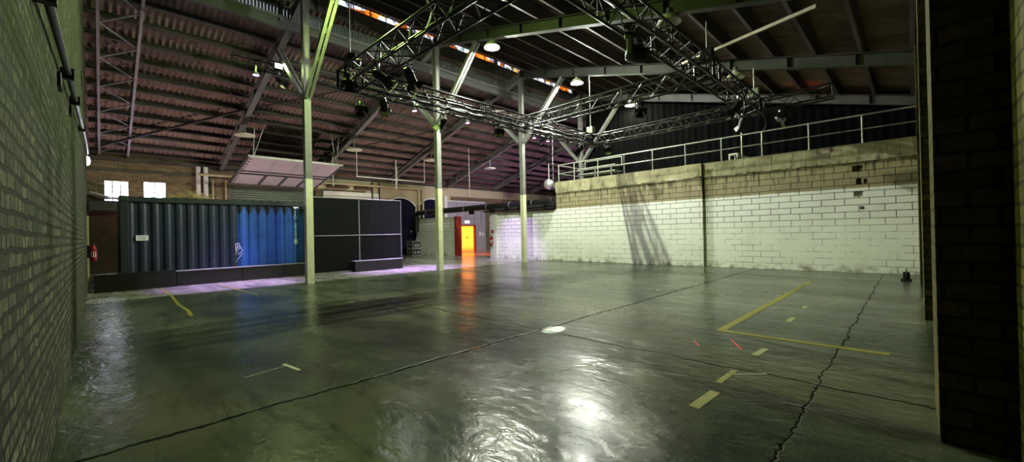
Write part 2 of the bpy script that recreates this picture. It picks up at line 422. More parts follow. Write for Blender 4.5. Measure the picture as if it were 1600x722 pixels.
# near wall with brick piers
wn = thing('wall_near', 'brick side wall with projecting piers on the right', 'wall', (0, -.45, 0), kind='structure')
MB().wall('y', -.425, -.9, -.7, 34.4, 0, 6.6).build('infill', M['pier_face'], wn)
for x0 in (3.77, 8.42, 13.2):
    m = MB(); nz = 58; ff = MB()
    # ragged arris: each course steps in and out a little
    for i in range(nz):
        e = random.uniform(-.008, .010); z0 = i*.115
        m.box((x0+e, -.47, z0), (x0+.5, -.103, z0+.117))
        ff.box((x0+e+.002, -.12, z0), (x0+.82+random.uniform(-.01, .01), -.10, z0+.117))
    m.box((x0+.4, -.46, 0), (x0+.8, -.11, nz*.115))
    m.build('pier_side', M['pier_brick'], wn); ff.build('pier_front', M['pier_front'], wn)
# block wall under the mezzanine: recessed right length with missing blocks, pilaster, left length, low length, far length
wr = thing('wall_right', 'long white painted block wall below the upper deck', 'wall', (15.6, 0, 0), kind='structure')
holes = [(1.02, 1.26, 2.98, 3.16), (1.05, 1.18, 2.60, 2.78), (.92, 1.0, 2.62, 2.76), (1.02, 1.24, 2.24, 2.40), (1.0, 1.1, 1.86, 1.96)]
MB().wall('x', 15.70, 16.0, -.5, 5.52, 0, 3.32, holes).build('bay', M['block'], wr)
MB().box((15.86, .8, 1.7), (15.98, 1.4, 3.3)).build('block_backs', M['block'], wr)
MB().wall('x', 15.58, 16.0, 5.5, 6.14, 0, 3.32).build('pilaster', M['block'], wr)
MB().wall('x', 15.63, 16.0, 6.14, 12.35, 0, 3.32).build('bay', M['block'], wr)
MB().wall('x', 15.63, 16.0, 12.35, 17.1, 0, 2.46).build('low_length', M['block'], wr)
MB().wall('x', 15.9, 16.2, 20.7, 25.4, 0, 2.5).build('far_length', M['block'], wr)
MB().box((15.55, 16.55, 0), (15.66, 17.1, 2.46)).build('end_pier', M['white_paint'], wr)
MB().box((15.82, 20.55, 0), (16.25, 20.72, 2.5)).build('red_lit_end_face', M['mat_red'], wr)  # red light on this wall end is put into its colour
MB().box((15.84, 20.74, 0), (15.92, 21.0, 2.5)).build('end_pier', M['white_paint'], wr)
cp = MB()
for a, b, xo in ((-.5, 1.75, 15.66), (1.76, 3.3, 15.66), (3.31, 5.5, 15.66), (5.5, 6.14, 15.54), (6.15, 8.3, 15.59), (8.31, 10.3, 15.59), (10.31, 12.35, 15.59)):
    cp.box((xo, a, 3.32), (16.1, b, 3.8))
cp.build('concrete_beam', M['coping'], wr)
bt = MB(); y = -.4
while y < 12.3:                            # ragged mortar bed under the beam
    d = random.uniform(.1, .3); xo = 15.66 if y < 5.5 else 15.54 if y < 6.1 else 15.60
    bt.box((xo-random.uniform(.0, .02), y, 3.27+random.uniform(-.02, .02)), (15.9, y+d*.93, 3.33)); y += d
bt.build('mortar_bed', M['coping'], wr)
MB().box((15.8, -.5, 3.55), (26, 12.3, 3.78)).build('deck_slab', M['coping'], wr)
# rear wall
wb = thing('wall_rear', 'far brick wall with windows, arches and pipe runs', 'wall', (8, 25.4, 0), kind='structure')
hl = [(.17, .96, 3.12, 4.1), (1.47, 2.26, 3.2, 4.14), (4.85, 9.1, 0, 4.2), (19.55, 21.4, 0, 2.05)]
MB().wall('y', 25.4, 25.8, -.7, 34.6, 0, 5.75, hl).build('brickwork', M['rear_brick'], wb)
MB().box((9.3, 25.32, 5.15), (34.4, 25.42, 5.62)).build('red_brick_band', M['red_brick'], wb)
MB().box((-.4, 25.3, 5.0), (34.4, 25.42, 5.14)).build('ledge', M['purlin'], wb)
MB().box((-.4, 25.33, 4.52), (4.6, 25.42, 4.60)).build('ledge', M['purlin'], wb)
MB().box((9.2, 25.34, 4.3), (34.4, 25.42, 4.95)).build('render_band', M['cream'], wb)
MB().box((12.2, 25.32, 3.0), (19, 25.43, 4.3)).build('arch_field', M['cream'], wb)
MB().box((18.35, 25.2, 0), (18.62, 25.42, 4.3)).build('pilaster', M['white_paint'], wb)
MB().box((18.62, 25.24, 2.05), (22.5, 25.42, 3.9)).build('grey_boarding', M['mauve_panel'], wb)
MB().box((18.62, 25.24, 0), (19.5, 25.42, 2.05)).build('grey_boarding', M['mauve_panel'], wb)
MB().box((21.45, 25.24, 0), (22.5, 25.42, 2.05)).build('grey_boarding', M['mauve_panel'], wb)
jj = MB()
for xx in (19.5, 20.4, 21.3, 22.0): jj.box((xx, 25.225, 2.1), (xx+.03, 25.26, 3.88))
for zz in (2.6, 3.2): jj.box((18.62, 25.228, zz), (22.5, 25.26, zz+.02))
jj.build('board_joint', M['steel_dark'], wb)
MB().box((18.62, 25.2, 3.9), (22.5, 25.42, 3.97)).build('white_capping', M['white_paint'], wb)
def arch(x0, x1, spring, crown, y=25.27):
    """Cloth filled arch with a pale reveal."""
    c = (x0+x1)/2; hw = (x1-x0)/2; rise = crown-spring; R = (hw*hw+rise*rise)/(2*rise); cz = crown-R; n = 18; a0 = math.asin(hw/R)
    top = [(c+R*math.sin(-a0+2*a0*i/n), cz+R*math.cos(-a0+2*a0*i/n)) for i in range(n+1)]
    poly = [(x0, 0)]+top+[(x1, 0)]
    k = len(poly); f = MB().add([(px, y, pz) for px, pz in poly]+[(px, y+.1, pz) for px, pz in poly],
        [tuple(range(k)), tuple(range(k, 2*k))[::-1]]+[(i, (i+1) % k, k+(i+1) % k, k+i) for i in range(k)])
    f.build('arch_cloth', M['night'], wb)
    ring = MB()
    for i in range(n):
        (ax, az), (bx_, bz) = top[i], top[i+1]
        def out(px, pz, e=.09):
            L = math.hypot(px-c, pz-cz); return (px+(px-c)/L*e, pz+(pz-cz)/L*e)
        (cx, cz2), (dx, dz) = out(ax, az), out(bx_, bz)
        ring.add([(ax, y-.03, az), (bx_, y-.03, bz), (dx, y-.03, dz), (cx, y-.03, cz2), (ax, y+.1, az), (bx_, y+.1, bz), (dx, y+.1, dz), (cx, y+.1, cz2)],
                 [(0, 1, 2, 3), (0, 4, 5, 1), (3, 2, 6, 7)])
    ring.build('arch_ring', M['white_paint'], wb)
arch(13.55, 15.85, 3.38, 3.95); arch(16.2, 18.2, 3.45, 3.98)
MB().box((9.5, 25.25, 3.75), (13.1, 25.42, 4.18)).build('white_board', M['white_paint'], wb)
# far end wall and back of the deck, unlit
tag(MB().wall('x', 34.2, 34.6, -.9, 25.8, 0, 9.5).build('wall_end', M['clere']), 'dim end wall beyond the far end of the roof', 'wall', None, 'structure')

def window(name, x0, x1, z0, z1, nx, nz, label):
    o = thing(name, label, 'window', ((x0+x1)/2, 25.55, z0), kind='structure')
    MB().box((x0, 25.56, z0), (x1, 25.6, z1)).build('pane', M['window'], o)
    f = MB()
    for i in range(nx+1):
        xx = x0+(x1-x0)*i/nx; f.box((xx-.02, 25.52, z0), (xx+.02, 25.56, z1))
    for i in range(nz+1):
        zz = z0+(z1-z0)*i/nz; f.box((x0, 25.521, zz-.02), (x1, 25.559, zz+.02))
    f.build('window_frame', M['steel'], o)
    return o
window('window_1', .17, .96, 3.12, 4.1, 3, 4, 'bright daylit window nearest the left brick wall')
window('window_2', 1.47, 2.26, 3.2, 4.14, 2, 2, 'overexposed daylit window right of the first one')
MB().box((.14, 25.36, 3.26), (1.0, 25.5, 3.34)).build('transom', M['steel'], bpy.data.objects['window_1'])

# ceiling: two corrugated slopes with purlins
ce = thing('ceiling', 'corrugated roof on dark purlins over the whole hall', 'ceiling', (12, 13, 9), kind='structure')
def corrugated(y0, y1, zf, x0=-.7, x1=34.4, period=.177, amp=.03, per=8):
    n = int((x1-x0)/period*per); m = MB(); vs = []
    for i in range(n+1):
        x = x0+(x1-x0)*i/n; d = amp*math.cos(2*PI*i/per)
        for yy in (y0, y1): vs.append((x, yy, zf(yy)+d))
    m.add(vs, [(2*i, 2*i+2, 2*i+3, 2*i+1) for i in range(n)], True); return m
def lapped(ys, zf, name):
    for a, b in zip(ys, ys[1:]):
        corrugated(a, b, lambda y, a=a: zf(y)).build(name, M['roof'], ce)
corrugated(-.9, 14.2, lambda y: PN(y)+.03).build('near_roof_sheet', M['roof'], ce)
corrugated(13.9, 26.0, lambda y: LT(y)+PUR+.03).build('far_roof_sheet', M['roof'], ce)
def purlin(y, zf, name):
    sl = (zf(y+.1)-zf(y))/.1; z = zf(y); h = PUR if zf is LT else PN(y)-z
    MB().extrude((-.25, y, z+h/2), (34.2, y, z+h/2), [(-.045, -h/2), (.045, -h/2), (.045, -h/2+.02), (-.015, -h/2+.02), (-.015, h/2-.02), (.045, h/2-.02), (.045, h/2), (-.045, h/2)], (0, -sl, 1)).build(name, M['purlin'], ce)
for i in range(13): purlin(.83+.97*i, RT, 'purlin')
purlin(-.1, RT, 'purlin')
for yy in (14.75, 15.65, 16.53, 17.43, 18.35, 19.17, 20.09, 20.92, 21.83, 22.68, 23.51, 24.4, 25.2): purlin(yy, LT, 'purlin')

# raised lantern wall between the two slopes
wc = thing('wall_lantern', 'grey boarded lantern wall with louvres high under the ridge', 'wall', (12, 14.1, 8.6), kind='structure')
MB().wall('y', 14.12, 14.2, -.4, 34, 8.66, 9.50).build('boarding', M['clere'], wc)
MB().box((-.4, 14.02, 8.02), (34, 14.2, 8.30)).build('edge_channel', M['steel_dark'], wc)
MB().box((-.4, 13.96, 8.28), (34, 14.06, 8.36)).build('channel_flange', M['steel'], wc)
for xa, xb, mt in ((-.4, 4.1, 'louvre_day'), (4.1, 8.77, 'louvre_day'), (8.77, 13.42, 'louvre_dim'), (13.42, 34, 'black')):
    MB().box((xa, 14.16, 8.28), (xb, 14.2, 8.7)).build('louvre_back', M[mt], wc)
lv = MB(); x = -.3
while x < 34: lv.box((x, 14.05, 8.37), (x+.052, 14.15, 8.66)); x += .092
lv.build('louvre', M['clere'], wc)
MB().box((-.4, 14.03, 8.655), (34, 14.15, 8.70)).build('sill_rail', M['steel'], wc)
b_ = MB(); x = 6.49-.625*10
while x < 34:
    b_.box((x-.012, 14.09, 8.7), (x+.012, 14.13, 9.7)); x += .625
b_.build('glazing_bar', M['steel'], wc)
for x in (4.1, 8.77, 13.42, 18.1, 22.8): MB().box((x-.05, 13.99, 8.2), (x+.05, 14.1, 9.68)).build('post', M['steel'], wc)
for i in range(5):
    x0 = 6.49-.625*4+.625*5*i if i else 4.0; 
    xa, xb = 3.99+3.125*i, 3.99+3.125*(i+1)
    g = thing('window_%d' % (3+i), 'strip of backlit coloured glass in the lantern, %s from the left' % ('first', 'second', 'third', 'fourth', 'fifth')[i], 'window', ((xa+xb)/2, 14.12, 9.5), kind='structure')
    MB().box((xa+.02, 14.13, 9.505), (xb-.02, 14.16, 9.68)).build('pane', M['glass_art'], g)
    MB().box((xa, 14.1, 9.68), (xb, 14.17, 9.74)).build('window_frame', M['steel_dark'], g)

# yellow door with red floor in the passage
dr = thing('door_1', 'glowing yellow ribbed door at the end of the passage', 'door', (20.5, 25.5, 0), kind='structure')
MB().box((19.58, 25.42, .02), (21.32, 25.46, 2.0)).build('door_leaf', M['door_glow'], dr)
MB().box((19.5, 25.22, 2.0), (21.42, 25.48, 2.1)).box((21.32, 25.22, 0), (21.42, 25.48, 2.0)).box((19.5, 25.22, 0), (19.6, 25.48, 2.0)).build('door_frame', M['mat_red'], dr)
MB().box((20.6, 25.39, 1.0), (20.66, 25.43, 1.16)).tube((20.63, 25.38, 1.08), (20.8, 25.38, 1.08), .014).build('door_handle', M['black'], dr)

# ================================================================== STEEL FRAME
NTH = ['nearest', 'second', 'third', 'fourth', 'fifth', 'sixth']
wside = ['by the blue container', 'beside the black fenced block', 'in front of the white block wall', 'standing up on the deck at the rail end']
for i, X in enumerate(FX[:4]):
    base = 3.8 if i == 3 else 0
    c = thing('steel_column', 'tall grey and white steel column with Y braces %s' % wside[i], 'column', (X, CY, base), 'row of steel columns')
    zt = RT(12.9)-.33
    MB().bar((X, CY, max(3.15, base)), (X, CY, zt), .19, .19, (0, 1, 0)).build('shaft', M['steel'], c)
    if i < 3: MB().bar((X, CY, 0), (X, CY, 3.15), .20, .20, (0, 1, 0)).build('white_lower_shaft', M['column_white'], c)
    MB().box((X-.16, CY-.18, zt-.02), (X+.16, CY+.18, zt)).build('cap_plate', M['steel'], c)
    z0 = 5.62 if i < 3 else 5.22
    for s, zf in ((-1, RT), (1, LT)):
        yb = CY+s*2.45; zb = zf(yb)-.36
        b = MB()
        for e in (-.062, .062): b.bar((X+e, CY+s*.12, z0), (X+e, yb, zb), .085, .13)
        for t in (.1, .35, .6, .85):
            p = Vector((X, CY+s*.12, z0)).lerp(Vector((X, yb, zb)), t); b.bar(p, p+Vector((0, s*.1, .1)), .1, .05)
        b.build('brace', M['steel'], c)
for i, X in enumerate(FX):
    for side in (0, 1):
        if i >= 4 and side == 0: continue
        if side == 0: y0, y1, zf = 12.95, -.5, RT
        else: y0, y1, zf = 12.85, 25.5, LT
        nm = ('near slope down to the piers' if side == 0 else 'far slope down to the rear wall')
        o = thing('roof_beam', 'grey steel roof beam on the %s, %s from the left wall' % (nm, NTH[i]), 'beam', (X, y0, zf(y0)), 'roof beams')
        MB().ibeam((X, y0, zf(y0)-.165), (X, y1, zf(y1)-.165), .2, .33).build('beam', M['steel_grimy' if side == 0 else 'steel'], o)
        st = MB()
        for k in range(1, 9):
            yy = y0+(y1-y0)*k/9; st.box((X-.095, yy-.006, zf(yy)-.31), (X+.095, yy+.006, zf(yy)-.02))
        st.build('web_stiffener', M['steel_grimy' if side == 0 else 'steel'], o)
        if side == 0:
            MB().box((X-.11, y0-.02, zf(y0)-.36), (X+.11, y0+.02, zf(y0)+.02)).build('joint_plate', M['steel_dark'], o)
# lattice along the left wall, in the plane of the far slope
la = thing('lattice_girder', 'pale lattice wind girder lying in the roof slope against the left wall', 'girder', (.05, 24.4, LT(24.4)))
for X in (.04, .95):
    MB().bar((X, 14.3, LT(14.3)-.06), (X, 25.2, LT(25.2)-.06), .075, .075).build('chord', M['lattice'], la)
for k in range(6):
    ya, yb = 25.0-1.66*k, 25.0-1.66*(k+.5); yc = 25-1.66*(k+1)
    MB().bar((.04, ya, LT(ya)-.06), (.95, yb, LT(yb)-.06), .035, .035).build('diagonal', M['lattice'], la)
    MB().bar((.95, yb, LT(yb)-.06), (.04, yc, LT(yc)-.06), .035, .035).build('diagonal', M['lattice'], la)
def tie(a, b, r, label, mat='rod'):
    m = MB()
    m.tube((a[0], a[1], LT(a[1])+a[2]), (b[0], b[1], LT(b[1])+b[2]), r); return tag(m.build('tie_rod', M[mat]), label, 'tie rod', 'wind bracing rods')
tie((.1, 24.15, -.19), (4.33, 19.85, -.1), .055, 'thick dark bracing tube from the lattice foot to the first roof beam')
tie((.77, 15.4, -.13), (4.3, 19.6, -.1), .016, 'thin dark bracing rod crossing the left roof bay')
tie((4.6, 19.6, -.1), (9.06, 15.54, -.1), .03, 'bracing tube right of the first roof beam, behind the nearest column')
tie((4.6, 20, -.1), (9.06, 23.55, -.1), .022, 'bracing rod sloping down behind the raised gate panel')
tie((9.34, 22.15, -.1), (13.84, 18.05, -.1), .03, 'bracing tube between second and third far roof beams')
tag(MB().bar((10.3, 1.3, RT(1.3)-.09), (13.84, 5.48, RT(5.48)-.09), .075, .075).build('diagonal_strut', M['strut']), 'ochre diagonal strut under the near roof slope at upper right', 'strut')
tag(MB().bar((5.2, 8.2, RT(8.2)-.09), (9.05, 12.3, RT(12.3)-.09), .05, .05).build('diagonal_strut', M['strut']), 'thin strut meeting the second roof beam beside the lit lamp', 'strut')

# ================================================================== BLUE CONTAINER, PLINTH, FENCE
CF = 16.3
ct = thing('shipping_container', 'dark teal shipping container with a bright blue repainted end', 'container', (2.9, CF+1.2, 0))
m = MB(); prof = []; x = .58; per = .28; d = .036
while x < 5.9:
    prof += [(x, 0), (x+.075, 0), (x+.14, d), (x+.215, d)]; x += per
vs = []
for (px, dy) in prof: vs += [(px, CF+.02+dy, .2), (px, CF+.02+dy, 2.56)]
m.add(vs, [(2*i, 2*i+2, 2*i+3, 2*i+1) for i in range(len(prof)-1)])
m.add([(p[0], CF+.1, .2) for p in (prof[0], prof[-1])]+[(p[0], CF+.1, 2.56) for p in (prof[-1], prof[0])], [(0, 1, 2, 3)])
m.build('side_panel', M['container'], ct)
MB().bar((.42, CF+.03, 2.62), (6.3, CF+.03, 2.62), .1, .14).build('top_rail', M['cont_frame'], ct)
MB().bar((.42, CF+.03, .12), (6.3, CF+.03, .12), .1, .2).build('bottom_rail', M['cont_frame'], ct)
MB().box((.42, CF-.02, .05), (.6, CF+.14, 2.7)).build('corner_post', M['cont_frame'], ct, bevel=.01)
MB().box((.40, CF-.035, 2.56), (.6, CF+.16, 2.72)).build('corner_casting', M['cont_frame'], ct, bevel=.012)
rf = MB(); prof = []; x = .45
while x < 6.0: prof += [(x, 0), (x+.1, 0), (x+.13, .03), (x+.23, .03)]; x += .26
vs = []
for px, dz in prof: vs += [(px, CF, 2.68+dz), (px, CF+2.44, 2.68+dz)]
rf.add(vs, [(2*i, 2*i+2, 2*i+3, 2*i+1) for i in range(len(prof)-1)]); rf.build('roof_panel', M['cont_frame'], ct)
MB().box((.42, CF+.1, .05), (.48, CF+2.44, 2.66)).build('end_panel', M['cont_frame'], ct)
MB().box((.42, CF+2.36, .05), (6.3, CF+2.44, 2.66)).build('rear_panel', M['cont_frame'], ct)
lt = MB()
def text(body, size, loc, rot, parent, mat, name='lettering', align='CENTER', spacing=1.):
    cu = bpy.data.curves.new(name, 'FONT'); cu.body = body; cu.size = size; cu.align_x = align; cu.extrude = .002; cu.space_line = spacing
    tmp = bpy.data.objects.new('tmp', cu); COL.objects.link(tmp); bpy.context.view_layer.update()
    me = bpy.data.meshes.new_from_object(tmp.evaluated_get(bpy.context.evaluated_depsgraph_get())); bpy.data.objects.remove(tmp)
    me.materials.clear(); me.materials.append(M[mat])
    o = bpy.data.objects.new(name, me); COL.objects.link(o); o.parent = parent
    o.location = Vector(loc)-parent.location; o.rotation_euler = rot; return o
text('T\nC\nL\nU\n \n3\n0\n7\n2\n2\n5\n0', .125, (5.12, CF+.012, 2.40), (PI/2, 0, 0), ct, 'text_white', spacing=.86)
MB().box((5.04, CF+.008, 2.49), (5.22, CF+.018, 2.53)).build('lettering_bar', M['text_white'], ct)
bxm = MB()
for a in ((5.06, 1.15, 5.18, 1.165), (5.06, 1.30, 5.18, 1.315), (5.06, 1.15, 5.075, 1.315), (5.165, 1.15, 5.18, 1.315)): bxm.box((a[0], CF+.008, a[1]), (a[2], CF+.018, a[3]))
bxm.box((5.105, CF+.008, 1.19), (5.135, CF+.018, 1.275)).build('check_digit_box', M['text_white'], ct)
sg = MB().box((.755, CF-.004, 1.40), (1.03, CF+.012, 1.555)).build('notice', M['paper'], ct); tag(sg, 'white paper notice with faint print')
ln = MB()
for zz, xa, xb in ((1.52, .80, .99), (1.49, .78, 1.0), (1.455, .80, .98), (1.43, .79, .97)): ln.box((xa, CF-.007, zz), (xb, CF-.003, zz+.012))
ln.build('print_line', M['ink'], sg)
gm = MB(); gx, gz, gk = 3.24, .62, 1.
for pl in ([(0, .32), (-.02, .55), (.0, .62), (.03, .6), (.03, .48)], [(.03, .6), (.06, .64), (.09, .6), (.1, .48)], [(0, .45), (.06, .5), (.12, .5), (.14, .46)], [(.02, .38), (.08, .44), (.15, .44), (.19, .38)],
           [(0, .45), (0, .22)], [(.19, .38), (.1, .28), (.08, .22), (.04, .24), (.06, .34)], [(.18, .28), (.12, .18), (.02, .06)], [(-.01, .02), (.02, -.02)]):
    gm.path([(gx+a*gk, CF+.0, gz+b*gk) for a, b in pl], .006, 5)
gm.build('scratched_drawing', M['text_white'], ct)
# dry straw lying on the roof
random.seed(3); sw = MB()
for k in range(260):
    x0 = random.gauss(2.05, .26); y0 = CF+.3+random.random()*.5; a = random.uniform(0, PI); L = random.uniform(.12, .3); h = random.uniform(.0, .22)*max(.15, 1-abs(x0-2.15)/.6)
    sw.tube((x0, y0, 2.72+h*.3), (x0+math.cos(a)*L, y0+random.uniform(-.1, .1), 2.74+h+random.random()*.08), .006, 4)
tag(sw.build('dry_straw', M['straw']), 'heap of dry straw on top of the teal container', 'straw', None, 'stuff')

p1 = thing('plinth', 'longer black plinth running along the foot of the container', 'plinth', (3.5, 15.9, 0), 'black plinths by the container')
MB().box((1.62, 15.82, 0), (3.3, CF-.03, .44)).build('front_box', M['black'], p1, bevel=.008)
MB().box((3.31, 15.82, 0), (5.5, CF-.03, .44)).build('front_box', M['black'], p1, bevel=.008)
MB().box((1.6, 15.80, .44), (5.5, CF-.03, .458)).build('top_edge', M['grey_plastic'], p1)
p2 = thing('plinth', 'shorter black plinth end beside the left brick wall', 'plinth', (.7, 15.9, 0), 'black plinths by the container')
MB().box((-.12, 15.75, 0), (1.6, CF-.03, .47)).build('front_box', M['black'], p2, bevel=.008)
MB().box((-.13, 15.74, .47), (1.6, CF-.03, .485)).build('top_board', M['black'], p2)

fe = thing('mesh_fence', 'black backed chain link fence panel right of the nearest column', 'fence', (7.3, 15.72, 0))
FY = 15.72; fx0, fx1, fz1 = 5.52, 9.13, 2.89; fmx = 7.27
for z in (.03, 1.43, 2.87): MB().tube((fx0, FY, z), (fx1, FY, z), .019).build('rail', M['steel'], fe)
for x in (fx0, fmx, fx1): MB().tube((x, FY, 0), (x, FY, 2.9), .024).build('post', M['steel'], fe)
MB().tube((fx1, FY, 2.9), (fx1, FY, 2.96), .02).build('post_cap', M['black'], fe)
wm = MB(); pitch = .075
W_, H_ = fx1-fx0, fz1
for s in (1, -1):
    c = -H_ if s == 1 else 0
    while c < W_+(0 if s == 1 else H_):
        # line x = c + s*z
        z0, z1 = 0., H_
        def xx(z): return c+s*z
        zs = sorted([(-c)/s, (W_-c)/s]); a, b = max(0, zs[0]), min(H_, zs[1])
        if b-a > .02: wm.tube((fx0+xx(a), FY-.004*s, a), (fx0+xx(b), FY-.004*s, b), .003, 3, caps=False)
        c += pitch
wm.build('wire_mesh', M['wire'], fe)
MB().box((fx0, FY+.05, .02), (fx1, FY+.12, 2.85)).build('black_backing', M['black_cloth'], fe)
tag(MB().box((6.35, FY+.25, 0), (fx1+.02, FY+2.5, 2.8)).build('storage_block', M['black_cloth'], bevel=.02), 'black draped storage block behind the chain link fence', 'storage')
bn = thing('bench_box', 'low black bench box at the foot of the chain link fence', 'bench', (7.95, 15.5, 0))
MB().box((6.92, 15.36, 0), (8.98, 15.66, .40)).build('box', M['black'], bn, bevel=.01)
MB().box((6.90, 15.34, .40), (9.0, 15.67, .43)).build('lid', M['grey_plastic'], bn, bevel=.006)

# gap between wall and container
MB().box((-.35, 25.36, 0), (1.2, 25.41, 3.0)).build('sooty_brick_base', M['sooty'], wb)
tag(MB().box((-.33, 24.7, 2.72), (.72, 25.2, 3.16)).box((-.33, 24.72, 2.66), (-.25, 25.3, 2.72)).box((.6, 24.72, 2.66), (.68, 25.3, 2.72)).build('black_trough', M['black'], bevel=.03), 'black trough on the rear wall in the gap left of the container', 'trough')
tag(MB().bar((-.25, 25.0, 3.52), (.66, 24.95, 3.22), .3, .05).build('slanting_board', M['mauve_panel']), 'pale slanting board resting over the black trough by the window', 'board')

# ================================================================== REAR: GATE PANEL, PIPES, DUCT
gp = thing('gate_panel', 'big pale up-and-over gate panel tilted open above the container', 'gate', (6.8, 24.9, 4.3))
gy0, gz0, gy1, gz1 = 24.95, 4.28, 21.05, 5.08
MB().extrude((4.75, gy0, gz0), (4.75, gy1, gz1), [(-4.12, -.02), (0, -.02), (0, .02), (-4.12, .02)]).build('panel', M['panel'], gp)
MB().bar((4.73, gy0, gz0), (4.73, gy1, gz1), .07, .12).build('side_rail', M['steel_dark'], gp)
MB().bar((8.9, gy0, gz0), (8.9, gy1, gz1), .07, .12).build('side_rail', M['steel_dark'], gp)
MB().bar((4.7, gy1, gz1), (8.93, gy1, gz1), .06, .1).build('outer_rail', M['white_paint'], gp)
MB().bar((4.7, gy0, gz0), (8.93, gy0, gz0), .06, .1).build('inner_rail', M['steel_dark'], gp)
mid = lambda t: (gy0+(gy1-gy0)*t, gz0+(gz1-gz0)*t)
for t, wdt in ((.42, .16), (.52, .07)):
    y, z = mid(t); MB().bar((4.8, y, z-.04), (8.85, y, z-.04), wdt, .05).build('cross_rail', M['steel_dark'], gp)
for x in (6.0, 6.95, 7.9):
    (ya, za), (yb, zb) = mid(.03), mid(.4); MB().bar((x, ya, za-.04), (x, yb, zb-.04), .12, .04).build('stiffener', M['steel_dark'], gp)
for k in range(11):
    y, z = mid(.05+.088*k); MB().lathe([(0, -.04), (.04, -.035), (.045, 0)], 8, (4.85, y, z-.02)).build('hinge_roller', M['black'], gp)
for x in (5.9, 6.9, 7.9):
    for t in (.62, .7, .78, .86): y, z = mid(t); MB().lathe([(0, -.03), (.022, -.028), (.025, 0)], 8, (x, y, z-.02)).build('bolt', M['black'], gp)
for x, xx in ((4.95, 4.95), (4.95, 5.35), (8.7, 8.3), (8.7, 8.7)):
    MB().tube((x, 21.3, 5.05), (xx, 20.92, LT(20.92)+.01), .018).build('hanger_rod', M['white_paint'], gp)
gd = thing('door_2', 'dull green roller shutter filling the gateway behind the tilted panel', 'door', (7, 25.6, 0), kind='structure')
sh = MB(); z = 0
while z < 4.2: sh.extrude((4.85, 25.62, z+.06), (9.1, 25.62, z+.06), [(-.02, -.06), (.02, -.05), (.02, .05), (-.02, .06)]); z += .12
sh.build('shutter', M['dull_green'], gd)
hp = thing('heating_pipe', 'cream pipe run along the rear wall with paired drops at each end', 'pipe', (9, 25.2, 4.6))
for x in (3.47, 3.77): MB().tube((x, 25.16, 0), (x, 25.16, 5.0), .10, 12).build('down_pipe', M['white_paint'], hp)
MB().tube((3.47, 25.1, 4.62), (16.4, 25.1, 4.66), .075, 10).build('main_pipe', M['cream'], hp)
for x in (16.05, 16.38): MB().tube((x, 25.08, 2.6), (x, 25.08, 4.66), .08, 10).build('down_pipe', M['cream'], hp)
for x in (4.08, 4.62): MB().tube((x, 25.25, 2.6), (x, 25.25, 4.4), .04, 8).build('riser', M['cream'], hp)
for x in (12.6, 13.1): MB().tube((x, 25.2, 3.6), (x, 25.2, 4.9), .05, 8).build('riser', M['rod'], hp)
for x0, x1, w_ in ((9.7, 11.0, .13), (11.4, 12.45, .13)):
    o = MB().box((x0, 25.0, 4.38), (x1, 25.3, 4.5)).build('wall_heater', M['brown'], bevel=.03)
    tag(o, 'long brown wall heater above the white board, %s' % ('on the left' if x0 < 10 else 'nearest the arches'), 'heater', 'wall heaters')
ud = thing('conduit_frame', 'white U shaped conduit hanging from the far roof between the columns', 'conduit', (12.2, 22, 4.7))
MB().tube((10.03, 21.83, 4.7), (10.03, 21.83, LT(21.83)+.01), .03).build('drop', M['white_paint'], ud)
MB().tube((14.4, 21.83, 4.69), (14.4, 21.83, LT(21.83)+.01), .03).build('drop', M['white_paint'], ud)
MB().tube((10.0, 21.83, 4.7), (14.43, 21.83, 4.69), .03).build('cross_pipe', M['white_paint'], ud)
for x, y, z, nm in ((12.9, 22.68, 4.23, 'white drop pipe in the middle of the U shaped conduit'), (9.06, 22.68, 4.18, 'white drop pipe right of the tilted gate panel')):
    tag(MB().tube((x, y, z), (x, y, LT(y)+.01), .035).lathe([(.0, 0), (.05, .0), (.05, .06), (.035, .06)], 10, (x, y, z)).build('drop_pipe', M['white_paint'], origin=(x, y, z)), nm, 'pipe', 'white drop pipes')
for x, y, z in ((16.6, 20.09, 3.9), (13.45, 23.51, 4.6)):
    tag(MB().tube((x, y, z), (x, y, LT(y)+.01), .025).build('drop_pipe', M['white_paint'], origin=(x, y, z)), 'thin white drop pipe %s' % ('left of the mirror ball' if x > 16 else 'left of the third column'), 'pipe', 'white drop pipes')
# black duct on top of the low wall
du = thing('air_duct', 'long black air duct lying along the top of the low white wall', 'duct', (15.45, 12.4, 2.8))
pts = [(15.35, 12.35, 2.86), (15.35, 18, 2.87), (15.35, 24.0, 2.88)]
MB().path(pts, .17, 16).build('main_tube', M['duct'], du)
MB().path([(15.35, 24.0-.0, 2.88)]+[(15.35, 24.0+.35*math.sin(a), 2.88-.35+.35*math.cos(a)) for a in [PI/2*i/6 for i in range(1, 7)]]+[(15.35, 24.35, 1.6)], .165, 14).build('elbow', M['duct'], du)
for y in (13.6, 15.2, 17, 19, 21, 23): MB().lathe([(.172, -.02), (.182, -.02), (.182, .02), (.172, .02)], 16, (15.35, y, 2.865), (0, 1, 0)).build('clamp_band', M['steel'], du)
MB().lathe([(0, 0), (.15, 0), (.19, -.03), (.19, .06), (.17, .06)], 16, (15.35, 12.35, 2.86), (0, 1, 0)).build('end_flange', M['black'], du)
MB().tube((15.38, 12.3, 2.6), (15.38, 17.4, 2.62), .045, 8).build('under_pipe', M['duct'], du)
for y in (12.9, 14.6, 15.6, 16.8, 18.6): MB().box((15.3, y-.05, 2.53), (15.64, y+.05, 2.72)).build('bracket', M['black'], du)
pv = thing('wall_valve', 'dark pipe elbow and valve on the wall below the duct', 'valve', (15.4, 24.6, 1.4))
MB().path([(15.2, 24.9, 1.75), (15.2, 24.9, 1.45), (15.45, 24.9, 1.35)], .03).build('pipe', M['duct'], pv)
